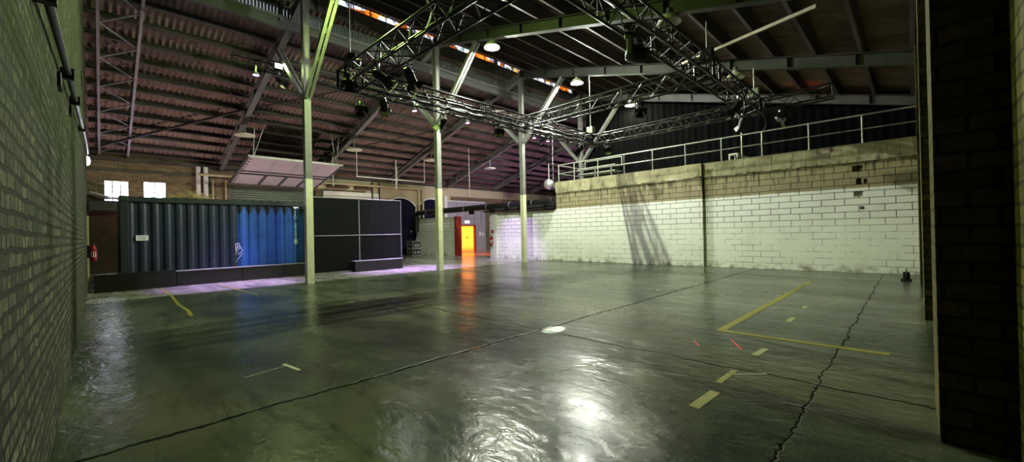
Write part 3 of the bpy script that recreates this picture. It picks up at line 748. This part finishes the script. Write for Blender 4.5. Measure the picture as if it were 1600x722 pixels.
MB().lathe([(0, 0), (.1, 0), (.1, .02), (0, .02)], 12, (15.2, 24.8, 1.62), (0, -1, 0)).build('hand_wheel', M['steel_dark'], pv)
# flight cases
def flight_case(z, label, bottom):
    o = thing('flight_case', label, 'case', (14.72, 23.7, z), 'stacked flight cases', rz=0)
    W, D, H = .62, .62, .47
    MB().box((-W/2, -D/2, .03), (W/2, D/2, H-.01)).build('body', M['case'], o, False)
    ed = MB()
    for a in (-W/2, W/2):
        for b in (-D/2, D/2): ed.bar((a, b, .02), (a, b, H), .035, .035, (0, 1, 0))
    for a in (-W/2, W/2):
        for zz in (.03, H-.01): ed.bar((a, -D/2, zz), (a, D/2, zz), .035, .035)
    for b in (-D/2, D/2):
        for zz in (.03, H-.01): ed.bar((-W/2, b, zz), (W/2, b, zz), .035, .035)
    ed.build('edge_trim', M['alu'], o, False)
    if bottom:
        for q in (-.13, .13): MB().lathe([(0, 0), (.09, 0), (.09, .012), (0, .012)], 14, (q, -D/2-.002, .22), (0, -1, 0)).build('round_plate', M['alu'], o, False)
    else:
        MB().box((-.2, -D/2-.015, .1), (.2, -D/2, .3)).build('control_panel', M['alu'], o, False)
        for zz in (.14, .21): MB().box((-.17, -D/2-.02, zz), (.17, -D/2-.01, zz+.03)).build('slot', M['black'], o, False)
    MB().bar((-W/2-.015, -.1, .26), (-W/2-.015, .1, .26), .03, .09).build('recessed_handle', M['alu'], o, False)
    for a in (-W/2, W/2):
        for b in (-D/2, D/2): MB().lathe([(0, -.028), (.026, -.01), (.028, .01), (0, .028)], 8, (a, b, H-.01)).build('ball_corner', M['alu'], o, False)
    return o
flight_case(0, 'lower flight case with two round plates, on the floor', True)
flight_case(.49, 'upper flight case with slotted panel, on top of another case', False)

# extinguishers
def extinguisher(loc, rz, label):
    o = thing('fire_extinguisher', label, 'extinguisher', loc, 'fire extinguishers', rz=rz)
    MB().lathe([(0, 0), (.07, 0), (.08, .015), (.08, .4), (.065, .46), (.03, .49), (.03, .51)], 18).build('cylinder', M['red'], o, False)
    MB().lathe([(.03, .51), (.035, .52), (.035, .56), (0, .57)], 12).box((-.015, -.09, .55), (.015, .04, .57)).box((-.012, -.1, .585), (.012, .03, .6)).build('valve_head', M['black'], o, False)
    MB().path([(0, -.03, .54), (.07, -.05, .5), (.095, -.04, .38), (.095, -.02, .15)], .012, 6).build('hose', M['black'], o, False)
    MB().lathe([(.0815, .12), (.0815, .3)], 10).build('label_band', M['paper'], o, False)
    MB().box((-.03, .07, .1), (.03, .14, .5)).build('wall_bracket', M['black'], o, False)
    return o
extinguisher((-.11, 14.4, .92), PI/2, 'red fire extinguisher on the left brick wall before the container').scale = (.78, .78, .78)
extinguisher((15.42, 16.85, .72), -PI/2, 'red fire extinguisher on the white wall end beside the passage')
tag(MB().box((15.535, 16.8, 1.4), (15.55, 16.95, 1.58)).build('wall_sign', M['red']), 'small red sign above the extinguisher by the passage', 'sign')
for i, (x, z) in enumerate(((21.75, 1.35), (22.05, 1.35))):
    tag(MB().box((x, 25.2, z-.14), (x+.2, 25.235, z+.2-.1*i)).build('paper_notice', M['paper']), 'white paper notice right of the yellow door, %s' % ('beside the frame' if i == 0 else 'farther from the frame'), 'notice', 'door notices')
tag(MB().box((20.3, 25.15, 2.22), (20.72, 25.24, 2.42)).build('lit_sign', M['exit'], bevel=.01), 'small lit white sign above the yellow door', 'sign')
# mirror ball
mb = thing('mirror_ball', 'mirror ball hanging on a white rod left of the deck rail', 'mirror ball', (17.2, 14.05, 3.98))
m = MB(); R, nu, nv = .29, 30, 16
for j in range(nv):
    for i in range(nu):
        a0, a1 = 2*PI*i/nu, 2*PI*(i+1)/nu; t0, t1 = PI*j/nv, PI*(j+1)/nv
        pt = lambda a, t: (R*math.sin(t)*math.cos(a), R*math.sin(t)*math.sin(a), R*math.cos(t))
        m.add([pt(a0, t0), pt(a0, t1), pt(a1, t1), pt(a1, t0)], [(0, 1, 2, 3)])
m.build('ball', M['mirror'], mb, False)
MB().tube((0, 0, .28), (0, 0, 1.15), .018, 8).build('hanging_rod', M['white_paint'], mb, False)
MB().box((-.09, -.09, 1.15), (.09, .09, 1.3)).tube((0, 0, 1.3), (0, 0, LT(14.05)-4.0), .012).build('motor', M['black'], mb, False)
tag(MB().lathe([(.14*math.sin(PI*i/10), .14*math.cos(PI*i/10)) for i in range(11)], 16, (18.0, 14.4, 3.95)).tube((18, 14.4, 4.08), (18, 14.4, LT(14.4)), .008).build('mirror_ball', M['mirror'], origin=(18, 14.4, 3.95)), 'smaller mirror ball half hidden behind the larger one', 'mirror ball')

# ================================================================== UPPER DECK
gr = thing('guard_rail', 'galvanised guard rail along the edge of the upper deck', 'railing', (15.75, 6, 3.8))
RX = 15.76
MB().tube((RX, -.3, 4.63), (RX, 12.3, 4.63), .024, 10).build('top_rail', M['galv'], gr)
MB().tube((RX, -.3, 4.22), (RX, 12.3, 4.22), .018, 8).build('mid_rail', M['galv'], gr)
for y in (12.25, 11.33, 10.03, 8.73, 7.46, 6.15, 4.86, 3.58, 2.29, 1.01, -.2):
    MB().tube((RX, y, 3.8), (RX, y, 4.63), .024, 8).lathe([(0, .012), (.06, .012), (.06, 0)], 10, (RX, y, 3.8)).build('post', M['galv'], gr)
MB().tube((RX, 12.28, 4.63), (17.6, 12.28, 4.63), .022).build('return_rail', M['galv'], gr)
MB().tube((RX, 12.28, 4.22), (17.6, 12.28, 4.22), .018).build('return_rail', M['galv'], gr)
cu = MB(); n = 320; vs = []
for i in range(n+1):
    y = -.4+13.2*i/n; d = .022*math.sin(i*.9)+.015*math.sin(i*.37)
    vs += [(19.05+d, y, 3.8), (19.05+d, y, RT(y)-.38)]
cu.add(vs, [(2*i, 2*i+2, 2*i+3, 2*i+1) for i in range(n)], True)
vs2 = [(x+.03, y, z) for x, y, z in vs]; cu.add(vs2, [(2*i, 2*i+1, 2*i+3, 2*i+2) for i in range(n)], True)
tag(cu.build('black_curtain', M['black_cloth']), 'full height black curtain behind the upper deck', 'curtain')
cs = MB(); n = 60; vs = []
for i in range(n+1):
    x = 16.2+2.8*i/n; d = .04*math.sin(i*.9); vs += [(x, -.3+d, 3.8), (x, -.3+d, 5.3)]
cs.add(vs, [(2*i, 2*i+2, 2*i+3, 2*i+1) for i in range(n)], True)
tag(cs.build('side_curtain', M['black_cloth']), 'short black side curtain at the right end of the deck', 'curtain')
pf = thing('stage_bench', 'stack of slatted benches on the deck behind the rail', 'bench', (17.4, 11, 3.8))
for z in (4.22, 4.5): 
    for k in range(3): MB().box((17.0+.22*k, 9.9, z), (17.2+.22*k, 12.0, z+.04)).build('slat', M['galv'], pf)
for y in (10.1, 11.0, 11.9):
    MB().box((17.0, y-.03, 3.8), (17.05, y+.03, 4.52)).build('leg', M['steel_dark'], pf); MB().box((17.58, y-.03, 3.8), (17.63, y+.03, 4.52)).build('leg', M['steel_dark'], pf)
MB().tube((17.65, 9.9, 4.95), (17.65, 12.0, 4.95), .02).tube((17.65, 9.9, 4.5), (17.65, 9.9, 4.95), .02).tube((17.65, 12, 4.5), (17.65, 12, 4.95), .02).build('back_rail', M['galv'], pf)
tag(MB().tube((16.5, 4.4, 3.8), (16.5, 4.4, 5.5), .022).lathe([(0, 0), (.14, 0), (.14, .02), (0, .02)], 12, (16.5, 4.4, 3.79)).build('white_pole', M['enamel'], origin=(16.5, 4.4, 3.79)), 'pale upright pole standing on the deck below the truss corner', 'pole')
bf = thing('box_frame', 'small open white box frame on the deck beside the pale pole', 'frame', (16.3, 4.7, 3.8))
for a in ((16.3, 4.5), (16.3, 4.76), (16.5, 4.63)): MB().box((a[0]-.02, a[1]-.02, 3.79), (a[0]+.02, a[1]+.02, 4.1)).build('upright', M['white_paint'], bf)
MB().box((16.28, 4.48, 4.08), (16.53, 4.78, 4.12)).build('top', M['white_paint'], bf)
tag(MB().path([(16.2, 4.0+.5*math.sin(t)*1., 3.83+.14*abs(math.sin(t*2.1))) for t in [PI*i/24 for i in range(25)]], .012, 6).build('cable_loop', M['steel'], ), 'loop of grey cable lying on the deck edge', 'cable')
tag(MB().path([(16.1, 3.72, 3.82), (16.1, 3.70, 4.3), (16.05, 3.66, 4.6), (16.0, 3.5, 4.9), (15.4, 3.4, 5.0), (14.4, 3.35, 4.95)], .01, 5).build('hanging_cable', M['black']), 'thin cable drooping from the truss corner to the rail', 'cable')

# ================================================================== TRUSS RIG
def truss(a, b, s, label, seg=.3):
    o = thing('lighting_truss', label, 'truss', a, 'black box trusses')
    A, B = Vector(a), Vector(b); L = (B-A).length; d = (B-A)/L; r = Vector((-d.y, d.x, 0)); h = s/2; Z = Vector((0, 0, 1))
    cs = [r*h+Z*h, -r*h+Z*h, -r*h-Z*h, r*h-Z*h]
    for c in cs: MB().tube(A+c, B+c, .025, 8).build('chord', M['truss'], o)
    m = MB(); n = max(1, int(L/seg)); st = L/n
    for f in range(4):
        c0, c1 = cs[f], cs[(f+1) % 4]
        for i in range(n):
            p, q = (c0, c1) if i % 2 == f % 2 else (c1, c0)
            m.tube(A+d*st*i+p, A+d*st*(i+1)+q, .0125, 5, caps=False)
    for i in range(0, n+1, 6):
        P = A+d*st*i
        for f in range(4): m.tube(P+cs[f], P+cs[(f+1) % 4], .014, 5, caps=False)
    for f in range(4): m.tube(B+cs[f], B+cs[(f+1) % 4], .014, 5, caps=False)
    m.build('lacing', M['truss'], o)
    return o
TZ = 4.97; S = .40
XA, XB, XC, YA, YB = 4.05, 9.85, 13.75, 9.05, 3.3
truss((XA+.23, YA, TZ), (XC-.23, YA, TZ), S, 'long black truss crossing the hall in front of the columns')
truss((XA-.3, YB, TZ), (XB-.23, YB, TZ), S, 'near black truss running down from the top edge of the picture')
truss((XB+.23, YB, TZ), (XC-.23, YB, TZ), S, 'near black truss length between the two right junctions')
truss((XA, YB+.23, TZ), (XA, YA-.23, TZ), S, 'black truss rising to the top edge right of the nearest column')
truss((XB, YB+.23, TZ), (XB, YA-.23, TZ), S*.85, 'middle cross truss joining the far and near trusses')
truss((XC, YB+.23, TZ), (XC, YA-.23, TZ), S*.85, 'far cross truss hanging in front of the deck rail')
truss((XC, 1.45, TZ+.02), (XC, YB-.23, TZ), S*.85, 'short truss stub pointing at the right wall')
truss((3.0, 15.2, 7.12), (20.6, 15.2, 7.12), .30, 'thin second truss behind the columns under the far roof')
for x, y in ((XA, YA), (XC, YA), (XB, YB), (XC, YB)):
    nm = {(XA, YA): 'black truss corner block nearest the first column', (XC, YA): 'black truss corner block at the deck rail end', (XB, YB): 'truss junction block under the third roof beam', (XC, YB): 'truss corner block by the chain hoist'}[(x, y)]
    o = thing('corner_block', nm, 'truss corner', (x, y, TZ), 'truss corner blocks')
    m = MB(); h = S/2
    for a in (-h, h):
        for b in (-h, h): m.tube((a, b, -h), (a, b, h), .03, 8); m.tube((a, -h, b), (a, h, b), .03, 8); m.tube((-h, a, b), (h, a, b), .03, 8)
    m.build('block_frame', M['truss'], o, False)
    MB().box((-.1, -.1, -h-.02), (.1, .1, -h+.05)).build('base_plate', M['black'], o, False)
for dz, dy, r, lab in ((-.13, -.05, .05, 'thick added black cable bundle lying low inside the long far truss'), (.06, .06, .035, 'thinner added black cable bundle strapped high inside the long far truss')):
    tag(MB().path([(XA+.3+(XC-XA-.6)*k/30, YA+dy+.03*math.sin(k*1.3), TZ+dz+.02*math.sin(k*2.1)) for k in range(31)], r, 7).build('added_cable_bundle', M['black'], origin=(XA, YA, TZ)), lab, 'cable', 'added cable bundles in the truss')  # added inside the truss to thicken its shadow on the floor
def hoist(x, y, ztop, label, white):
    o = thing('chain_hoist', label, 'hoist', (x, y, TZ+S/2), 'chain hoists')
    MB().box((-.09, -.14, .1), (.09, .14, .36)).build('motor_body', M['galv' if white else 'black'], o, False, bevel=.02)
    MB().tube((0, 0, .03), (0, 0, .1), .02).build('hook', M['black'], o, False)
    MB().tube((0, 0, .36), (0, 0, ztop-TZ-S/2), .014, 6).build('chain', M['galv'], o, False)
    MB().lathe([(0, 0), (.07, .0), (.085, .05), (.085, .2), (.0, .2)], 12, (.17, 0, .1)).build('chain_bag', M['black'], o, False)
hoist(XC, YA, RT(YA)-.33, 'chain hoist on a pale rod above the deck rail truss corner', True)
hoist(XC, YB, RT(YB)-.33, 'chain hoist above the truss corner at right', True)
hoist(XA, YA, RT(YA)-.33, 'chain hoist over the truss corner by the first column', False)
hoist(XB, YB, RT(YB)-.33, 'chain hoist over the middle truss junction', False)

# fixtures -----------------------------------------------------------
def par_can(tilt, lens, flap=None):
    """Hangs from its clamp at the origin; beam along +Y tilted down."""
    o = thing('par_can', 'x', 'stage light', (0, 0, 0), 'stage lights on the trusses')
    MB().box((-.03, -.03, -.06), (.03, .03, .05)).build('clamp', M['alu'], o, False)
    MB().path([(-.13, 0, -.3), (-.13, 0, -.1), (-.1, 0, -.06), (.1, 0, -.06), (.13, 0, -.1), (.13, 0, -.3)], .012, 6).build('yoke', M['black'], o, False)
    ax = Vector((0, math.cos(tilt), -math.sin(tilt))); c = Vector((0, 0, -.28))-ax*.16
    MB().lathe([(0, 0), (.06, .0), (.085, .03), (.115, .12), (.115, .34), (.12, .345), (.12, .36), (.105, .36)], 18, c, ax).build('can_body', M['black'], o, False)
    MB().lathe([(0, .335), (.105, .335)], 18, c, ax).build('front_lens', lens, o, False)
    e = c+ax*.36; sx = Vector((1, 0, 0)); sz = sx.cross(ax)
    for k, (u, v) in enumerate(((sz, sx), (-sz, sx), (sx, sz), (-sx, sz))):
        p = e+u*.11; q = p+ax*.13+u*.07
        b = MB().add([p-v*.1, p+v*.1, q+v*.13, q-v*.13, p-v*.1+u*.004, p+v*.1+u*.004, q+v*.13+u*.004, q-v*.13+u*.004], [(0, 1, 2, 3), (7, 6, 5, 4), (0, 4, 5, 1), (1, 5, 6, 2), (2, 6, 7, 3), (3, 7, 4, 0)])
        b.build('barn_door', M['barn'] if (flap is not None and k == flap) else M['black'], o, False)
    o.scale = (.82, .82, .82)
    return o
pc = par_can(math.radians(50), M['lens'], None); pf2 = par_can(math.radians(35), M['lens'], 1)
ZB = TZ-S/2-.03
CB = S/2; ZT = 7.12-.15-.06
spots = [(pc, 3.85, 8.65, ZB+.3, 2.6, 'black par can on the left end of the far truss corner'),
    (pc, 4.35, YA+CB, ZB, 2.9, 'black par can hanging under the truss corner by the first column'),
    (pf2, 4.75, YA-CB, ZB, -.6, 'par can with a pale flap right of the truss corner'),
    (pf2, 8.45, YA-CB, ZB, 2.6, 'par can with a lit flap under the far truss between second and third columns'),
    (pc, 6.75, YA+CB, ZB, .3, 'black par can on the far truss beside the second column'),
    (pf2, XA-CB, 7.35, ZB, -2.2, 'left par can of the pair under the rising truss'),
    (pc, XA+CB, 6.9, ZB, -1.2, 'right par can of the pair under the rising truss'),
    (pf2, XC-.17, 8.2, ZB+.03, 2.2, 'small par can under the cross truss before the deck rail'),
    (pc, 11.45, YB-CB, ZB, .8, 'par can low on the near truss left of its corner'),
    (pc, 13.3, YB+CB, ZB, -.9, 'par can under the near truss corner'),
    (pf2, XC+.17, 2.7, ZB+.03, 2.8, 'par can with a pale flap on the truss stub'),
    (pf2, 4.3, 15.05, ZT, -2.5, 'par can with a yellow flap on the thin far truss'),
    (pf2, 17.95, 15.05, ZT, 1.2, 'pale par can on the thin far truss above the mirror ball'),
    (pc, 12.75, YA-CB, ZB, .9, 'par can under the far truss left of the deck rail')]
seen = set()
for src, x, y, z, rz, lab in spots:
    if src.name not in seen:
        seen.add(src.name); src.location = (x, y, z); src.rotation_euler = (0, 0, rz); src['label'] = lab
    else: dup(src, (x, y, z), rz, lab)
mh = thing('moving_head', 'big black moving head light under the near truss at the top', 'stage light', (6.42, 3.3, TZ-S/2-.02), 'moving heads')
MB().box((-.16, -.12, -.14), (.16, .12, 0)).build('base', M['black'], mh, False, bevel=.02)
for q in (-.175, .175): MB().box((q-.025, -.05, -.42), (q+.025, .05, -.14)).build('yoke_arm', M['black'], mh, False, bevel=.01)
MB().lathe([(0, 0), (.13, .0), (.15, .04), (.15, .2), (.12, .34), (.11, .36)], 18, (0, .12, -.3), (.2, -1, -.5)).build('head', M['black'], mh, False)
MB().lathe([(0, 0), (.11, 0)], 18, (.062, -.19, -.455), (.2, -1, -.5)).build('lens', M['lens'], mh, False)
# violet LED washes, lit
ld = thing('led_wash', 'x', 'stage light', (0, 0, 0), 'violet LED washes on the thin far truss')
MB().box((-.02, -.02, -.1), (.02, .02, .12)).build('clamp', M['alu'], ld, False)
MB().lathe([(0, -.1), (.07, -.1), (.1, -.13), (.1, -.2)], 16).build('housing', M['grey_plastic'], ld, False)
MB().lathe([(0, -.195), (.092, -.195)], 16).build('lens', M['led'], ld, False)
purp = [(3.62, 'far left violet LED wash on the thin truss, by the first roof beam'), (8.15, 'violet LED wash left of the bright flood between first and second columns'),
        (9.5, 'violet LED wash just left of the second column'), (12.4, 'violet LED wash between second and third columns'),
        (17.2, 'violet LED wash right of the third column brace'), (18.4, 'violet LED wash above the mirror ball'), (20.06, 'rightmost violet LED wash at the truss end')]
for i, (x, lab) in enumerate(purp):
    z = 6.87
    if i == 0: ld.location = (x, 15.05, z); ld['label'] = lab; q = ld
    else: q = dup(ld, (x, 15.05, z), 0, lab)
    light('violet_beam', 'SPOT', (x, 15.05, z-.24), PURPLE, (2600 if i == 3 else 8000 if x < 17 else 2200), .06, ((x-.7, 14.8, 0) if i == 0 else (15.2, 15.0, .5) if i == 3 else (x+.1, 14.75, 0)), 38, .9)
# white floods on the thin truss
fl = thing('flood_light', 'x', 'stage light', (0, 0, 0), 'white floods on the thin far truss')
MB().box((-.12, -.06, -.09), (.12, .06, .09)).build('housing', M['black'], fl, False, bevel=.01)
MB().box((-.105, -.075, -.075), (.105, -.058, .075)).build('lens', M['flood'], fl, False)
MB().path([(-.14, 0, 0), (-.14, 0, .13), (.14, 0, .13), (.14, 0, 0)], .008, 6).build('bracket', M['alu'], fl, False)
for i, (x, lab, c, pw) in enumerate(((4.25, 'green tinted flood at the left end of the thin truss', (.7, 1, .35), 130), (8.7, 'white flood on the thin truss before the second column', (.9, 1, .8), 90),
                           (13.1, 'white flood on the thin truss between second and third columns', (.9, 1, .8), 90), (17.6, 'white flood on the thin truss right of the third column', (.9, 1, .75), 90))):
    loc = (x, 14.97, 7.1)
    if i == 0: fl.location = loc; fl['label'] = lab
    else: dup(fl, loc, 0, lab)
    light('flood_beam', 'SPOT', (x, 14.86, 7.1), c, pw, .08, (x-.5, 10, 3.5), 120, .7)

# pendant lamps ------------------------------------------------------
def pendant(loc, ztop, lit, label, ci=0):
    o = thing('pendant_lamp', label, 'lamp', loc, 'lit pendant lamps' if lit else 'unlit pendant lamps')
    MB().lathe([(.06, .22), (.09, .18), (.17, .135), (.24, .055), (.265, -.005), (.25, -.015), (.2, .03), (.14, .085), (.07, .135)], 26).build('reflector', M['enamel'], o, False)
    MB().lathe([(0, .34), (.06, .33), (.07, .28), (.065, .2), (.0, .2)], 16).tube((0, 0, .3), (0, 0, max(.36, ztop-loc[2])), .014).build('lamp_holder', M['grey_plastic'], o, False)
    MB().lathe([(0, -.09), (.018, -.085), (.032, -.06), (.036, -.02), (.032, .03), (.024, .08), (.022, .14)], 14).build('bulb', M['bulb_%d' % ci] if lit else M['bulb_off'], o, False)
    return o
for i, X in enumerate((4.45, 9.2, 13.98, 18.45)):
    pendant((X, 9.82, 7.55), RT(9.8)-.33, True, ('lit lamp above the first column brace, under the nearest beam', 'brightest lit lamp beside the second roof beam', 'lit lamp under the third roof beam', 'small lit lamp in front of the black curtain')[i], i)
pendant((9.2, 3.88, 6.12), RT(3.88)-.33, False, 'larger unlit white pendant beside the near truss at the top')
pendant((13.98, 3.86, 6.08), RT(3.86)-.33, False, 'smaller unlit white pendant above the truss corner at right')
for i, (x, y, z) in enumerate(((4.45, 20.4, 5.83), (9.2, 20.3, 5.8), (13.98, 20.4, 5.8), (18.6, 20.3, 5.75))):
    o = thing('dish_lamp', ('flat white dish lamp under the first far beam, above the tilted gate', 'flat white dish lamp under the second far beam', 'flat white dish lamp right of the U shaped conduit', 'flat white dish lamp left of the third column')[i], 'lamp', (x, y, z), 'dish lamps under the far beams')
    MB().lathe([(0, .1), (.1, .1), (.36, .045), (.4, .0), (.38, -.015), (.2, -.03), (0, -.035)], 24).build('dish', M['enamel'], o, False)
    MB().tube((0, 0, .09), (0, 0, LT(y)-.345-z), .03).build('stem', M['grey_plastic'], o, False)
# round lamp and conduit on the left wall
wlmp = thing('wall_lamp', 'round glowing lamp at the far end of the left brick wall', 'lamp', (-.24, 15.6, 3.55))
MB().lathe([(0, .1), (.1, .08), (.13, .03), (.13, 0)], 18, (0, 0, 0), (1, 0, 0)).build('globe', M['wall_lamp'], wlmp, False)
MB().lathe([(.13, .0), (.15, .0), (.15, .025), (.13, .03)], 18, (0, 0, 0), (1, 0, 0)).build('rim', M['grey_plastic'], wlmp, False)
wp = thing('wall_conduit', 'dark conduit pipe climbing the left brick wall', 'pipe', (-.2, 6, 3))
MB().path([(-.19, 2.0, 2.62), (-.19, 3.5, 2.79), (-.19, 5.7, 3.0), (-.19, 7.4, 3.16)], .024, 8).build('near_pipe', M['steel_dark'], wp)
MB().path([(-.19, 7.4, 3.16), (-.19, 10.5, 3.42), (-.19, 13.2, 3.66), (-.19, 15.4, 3.72)], .024, 8).build('far_pipe', M['alu'], wp)
for y, z in ((3.4, 2.78), (5.7, 3.0), (7.4, 3.16), (10.5, 3.42)): MB().box((-.25, y-.03, z-.05), (-.15, y+.03, z+.05)).build('clip', M['black'], wp)
for i, (y, z, s) in enumerate(((5.2, 2.75, .12), (7.2, 2.95, .10), (12.8, 4.9, .22))):
    tag(MB().box((-.25, y, z), (-.215, y+s*2, z+s)).build('wall_plate', M['black'], bevel=.006), ('small dark plate under the conduit, nearest the camera', 'small dark plate under the conduit, farther along', 'dark plate high at the far end of the left wall')[i], 'plate', 'plates on the left wall')

# ================================================================== FLOOR: TAPE, MARKS, LAMP
def tape(p, q, wd, mat, label, group=None, h=.003):
    (x0, y0), (x1, y1) = p, q
    c = ((x0+x1)/2, (y0+y1)/2, 0)
    m = MB().bar((x0, y0, h/2), (x1, y1, h/2), wd, h)
    tag(m.build('floor_tape', M[mat], origin=c), label, 'tape', group)
tape((5.9, 1.9), (12.65, 1.86), .10, 'yellow_tape', 'long yellow tape line pointing at the white wall')
tape((5.95, 1.86), (5.95, .2), .10, 'yellow_tape', 'long yellow tape line meeting it at a corner, running to the right wall')
tape((3.25, 1.25), (3.68, 1.23), .085, 'yellow_tape', 'short yellow tape dash nearest the camera', 'dashed tape')
tape((3.92, 1.28), (4.36, 1.27), .055, 'yellow_tape', 'yellow tape dash with a thin white tail', 'dashed tape')
tape((4.22, 1.26), (4.45, 1.02), .018, 'chalk', 'thin white tail leaving the second yellow dash', 'dashed tape')
tape((5.02, 1.26), (5.37, 1.23), .07, 'pale_tape', 'pale tape dash just inside the yellow corner', 'dashed tape')
tape((7.08, 1.34), (7.48, 1.33), .07, 'pale_tape', 'pale tape dash beyond the yellow line', 'dashed tape')
tape((8.4, 1.36), (8.7, 1.36), .06, 'pale_tape', 'farthest pale tape dash towards the white wall', 'dashed tape')
tape((5.52, 1.64), (5.17, 1.43), .025, 'pink_tape', 'pink tape scrap beside the yellow corner, the longer one')
tape((5.22, 1.98), (5.0, 1.84), .014, 'pink_tape', 'small pink tape scrap farther from the yellow corner')
tape((1.41, 4.98), (1.46, 4.62), .04, 'chalk', 'short pale tape dash on the dark floor at left')
tape((1.0, 4.8), (1.43, 4.9), .012, 'chalk', 'thin scratched white line beside the short dash at left')
tape((2.56, 15.1), (2.72, 11.5), .035, 'yellow_tape', 'thin yellow line at the foot of the plinth')
m = MB(); pts = [(1.23, 15.5), (1.25, 13.2), (1.18, 11.3), (1.21, 10.2), (1.16, 9.4)]
for a, b in zip(pts, pts[1:]): m.bar((a[0], a[1], .0015), (b[0], b[1], .0015), .06, .003)
tag(m.build('floor_tape', M['worn_tape']), 'worn wavy yellow floor line left of the container foot', 'tape')
wk = thing('work_light', 'small black work light on the floor at the foot of the white wall', 'lamp', (14.05, .14, 0))
MB().box((-.13, -.06, .05), (.13, .06, .22)).build('housing', M['black'], wk, False, bevel=.015)
MB().path([(-.15, 0, .03), (-.15, 0, .28), (.15, 0, .28), (.15, 0, .03)], .012, 6).build('handle', M['black'], wk, False)
MB().box((-.17, -.1, 0), (-.13, .1, .035)).box((.13, -.1, 0), (.17, .1, .035)).build('foot', M['black'], wk, False)
MB().box((-.11, -.068, .07), (.11, -.058, .2)).build('glass', M['lens'], wk, False)

# ================================================================== REMAINING LIGHTS (some of them added and unseen)
light('passage_red', 'SPOT', (17.6, 18.0, 2.6), (1., .07, .02), 2600, .08, (18.3, 20.6, 0), 66, .5)
rp = thing('red_wash', 'red wash light hidden behind the low white wall', 'stage light', (17.6, 18.0, 2.7))
MB().box((-.1, -.1, 0), (.1, .1, .12)).tube((0, 0, .12), (0, 0, LT(18)-2.7), .012).build('housing', M['black'], rp, False)
for x, y, c, pw, lab in ((2.0, 21.6, (1., .70, .66), 700, 'behind the container, nearest the left wall'), (6.9, 22.4, (1., .84, .86), 260, 'behind the container, below the gate panel'),
        (12.0, 20.5, (1., .74, .66), 750, 'behind the fenced block'), (20.5, 19.0, (.82, .52, 1.), 600, 'behind the low wall'), (26.5, 19.5, (.82, .55, 1.), 500, 'far behind the low wall')):
    u = thing('uplight', 'added unseen floor fill light %s' % lab, 'stage light', (x, y, 0), 'added fill lights')  # added lamps, out of sight, that brighten the far roof and gate panel
    MB().box((-.12, -.12, 0), (.12, .12, .14)).build('housing', M['black'], u, False, bevel=.01)
    MB().lathe([(0, .145), (.09, .145)], 14).build('lens', M['lens'], u, False)
    light('fill_uplight_beam', 'SPOT', (x, y, .2), c, pw, .1, (x, y+1.2, 6), 130, .7)
light('passage_fill', 'SPOT', (19.0, 15.05, 6.6), (.88, .80, 1.), 2200, .08, (20.6, 25.4, 3.0), 50, .6)  # added fill without a fixture, brightens the grey boards
ru = thing('red_uplight', 'small red up-light on the deck before the black curtain', 'stage light', (18.0, 3.0, 3.8))
MB().box((-.08, -.08, -.02), (.08, .08, .1)).build('housing', M['black'], ru, False, bevel=.01)
light('red_beam', 'SPOT', (18.0, 3.0, 3.95), (1., .10, .03), 60, .04, (18.55, 2.75, 6.4), 30, .4)
dup(pc, (XB-.17, 4.9, ZB+.03), 2.2, 'par can under the middle cross truss, throwing the small white pool')
light('pin_beam', 'SPOT', (XB-.36, 4.75, ZB-.42), (.92, .92, 1.), 60000, .01, (4.55, 3.69, 0), 2.7, .35)
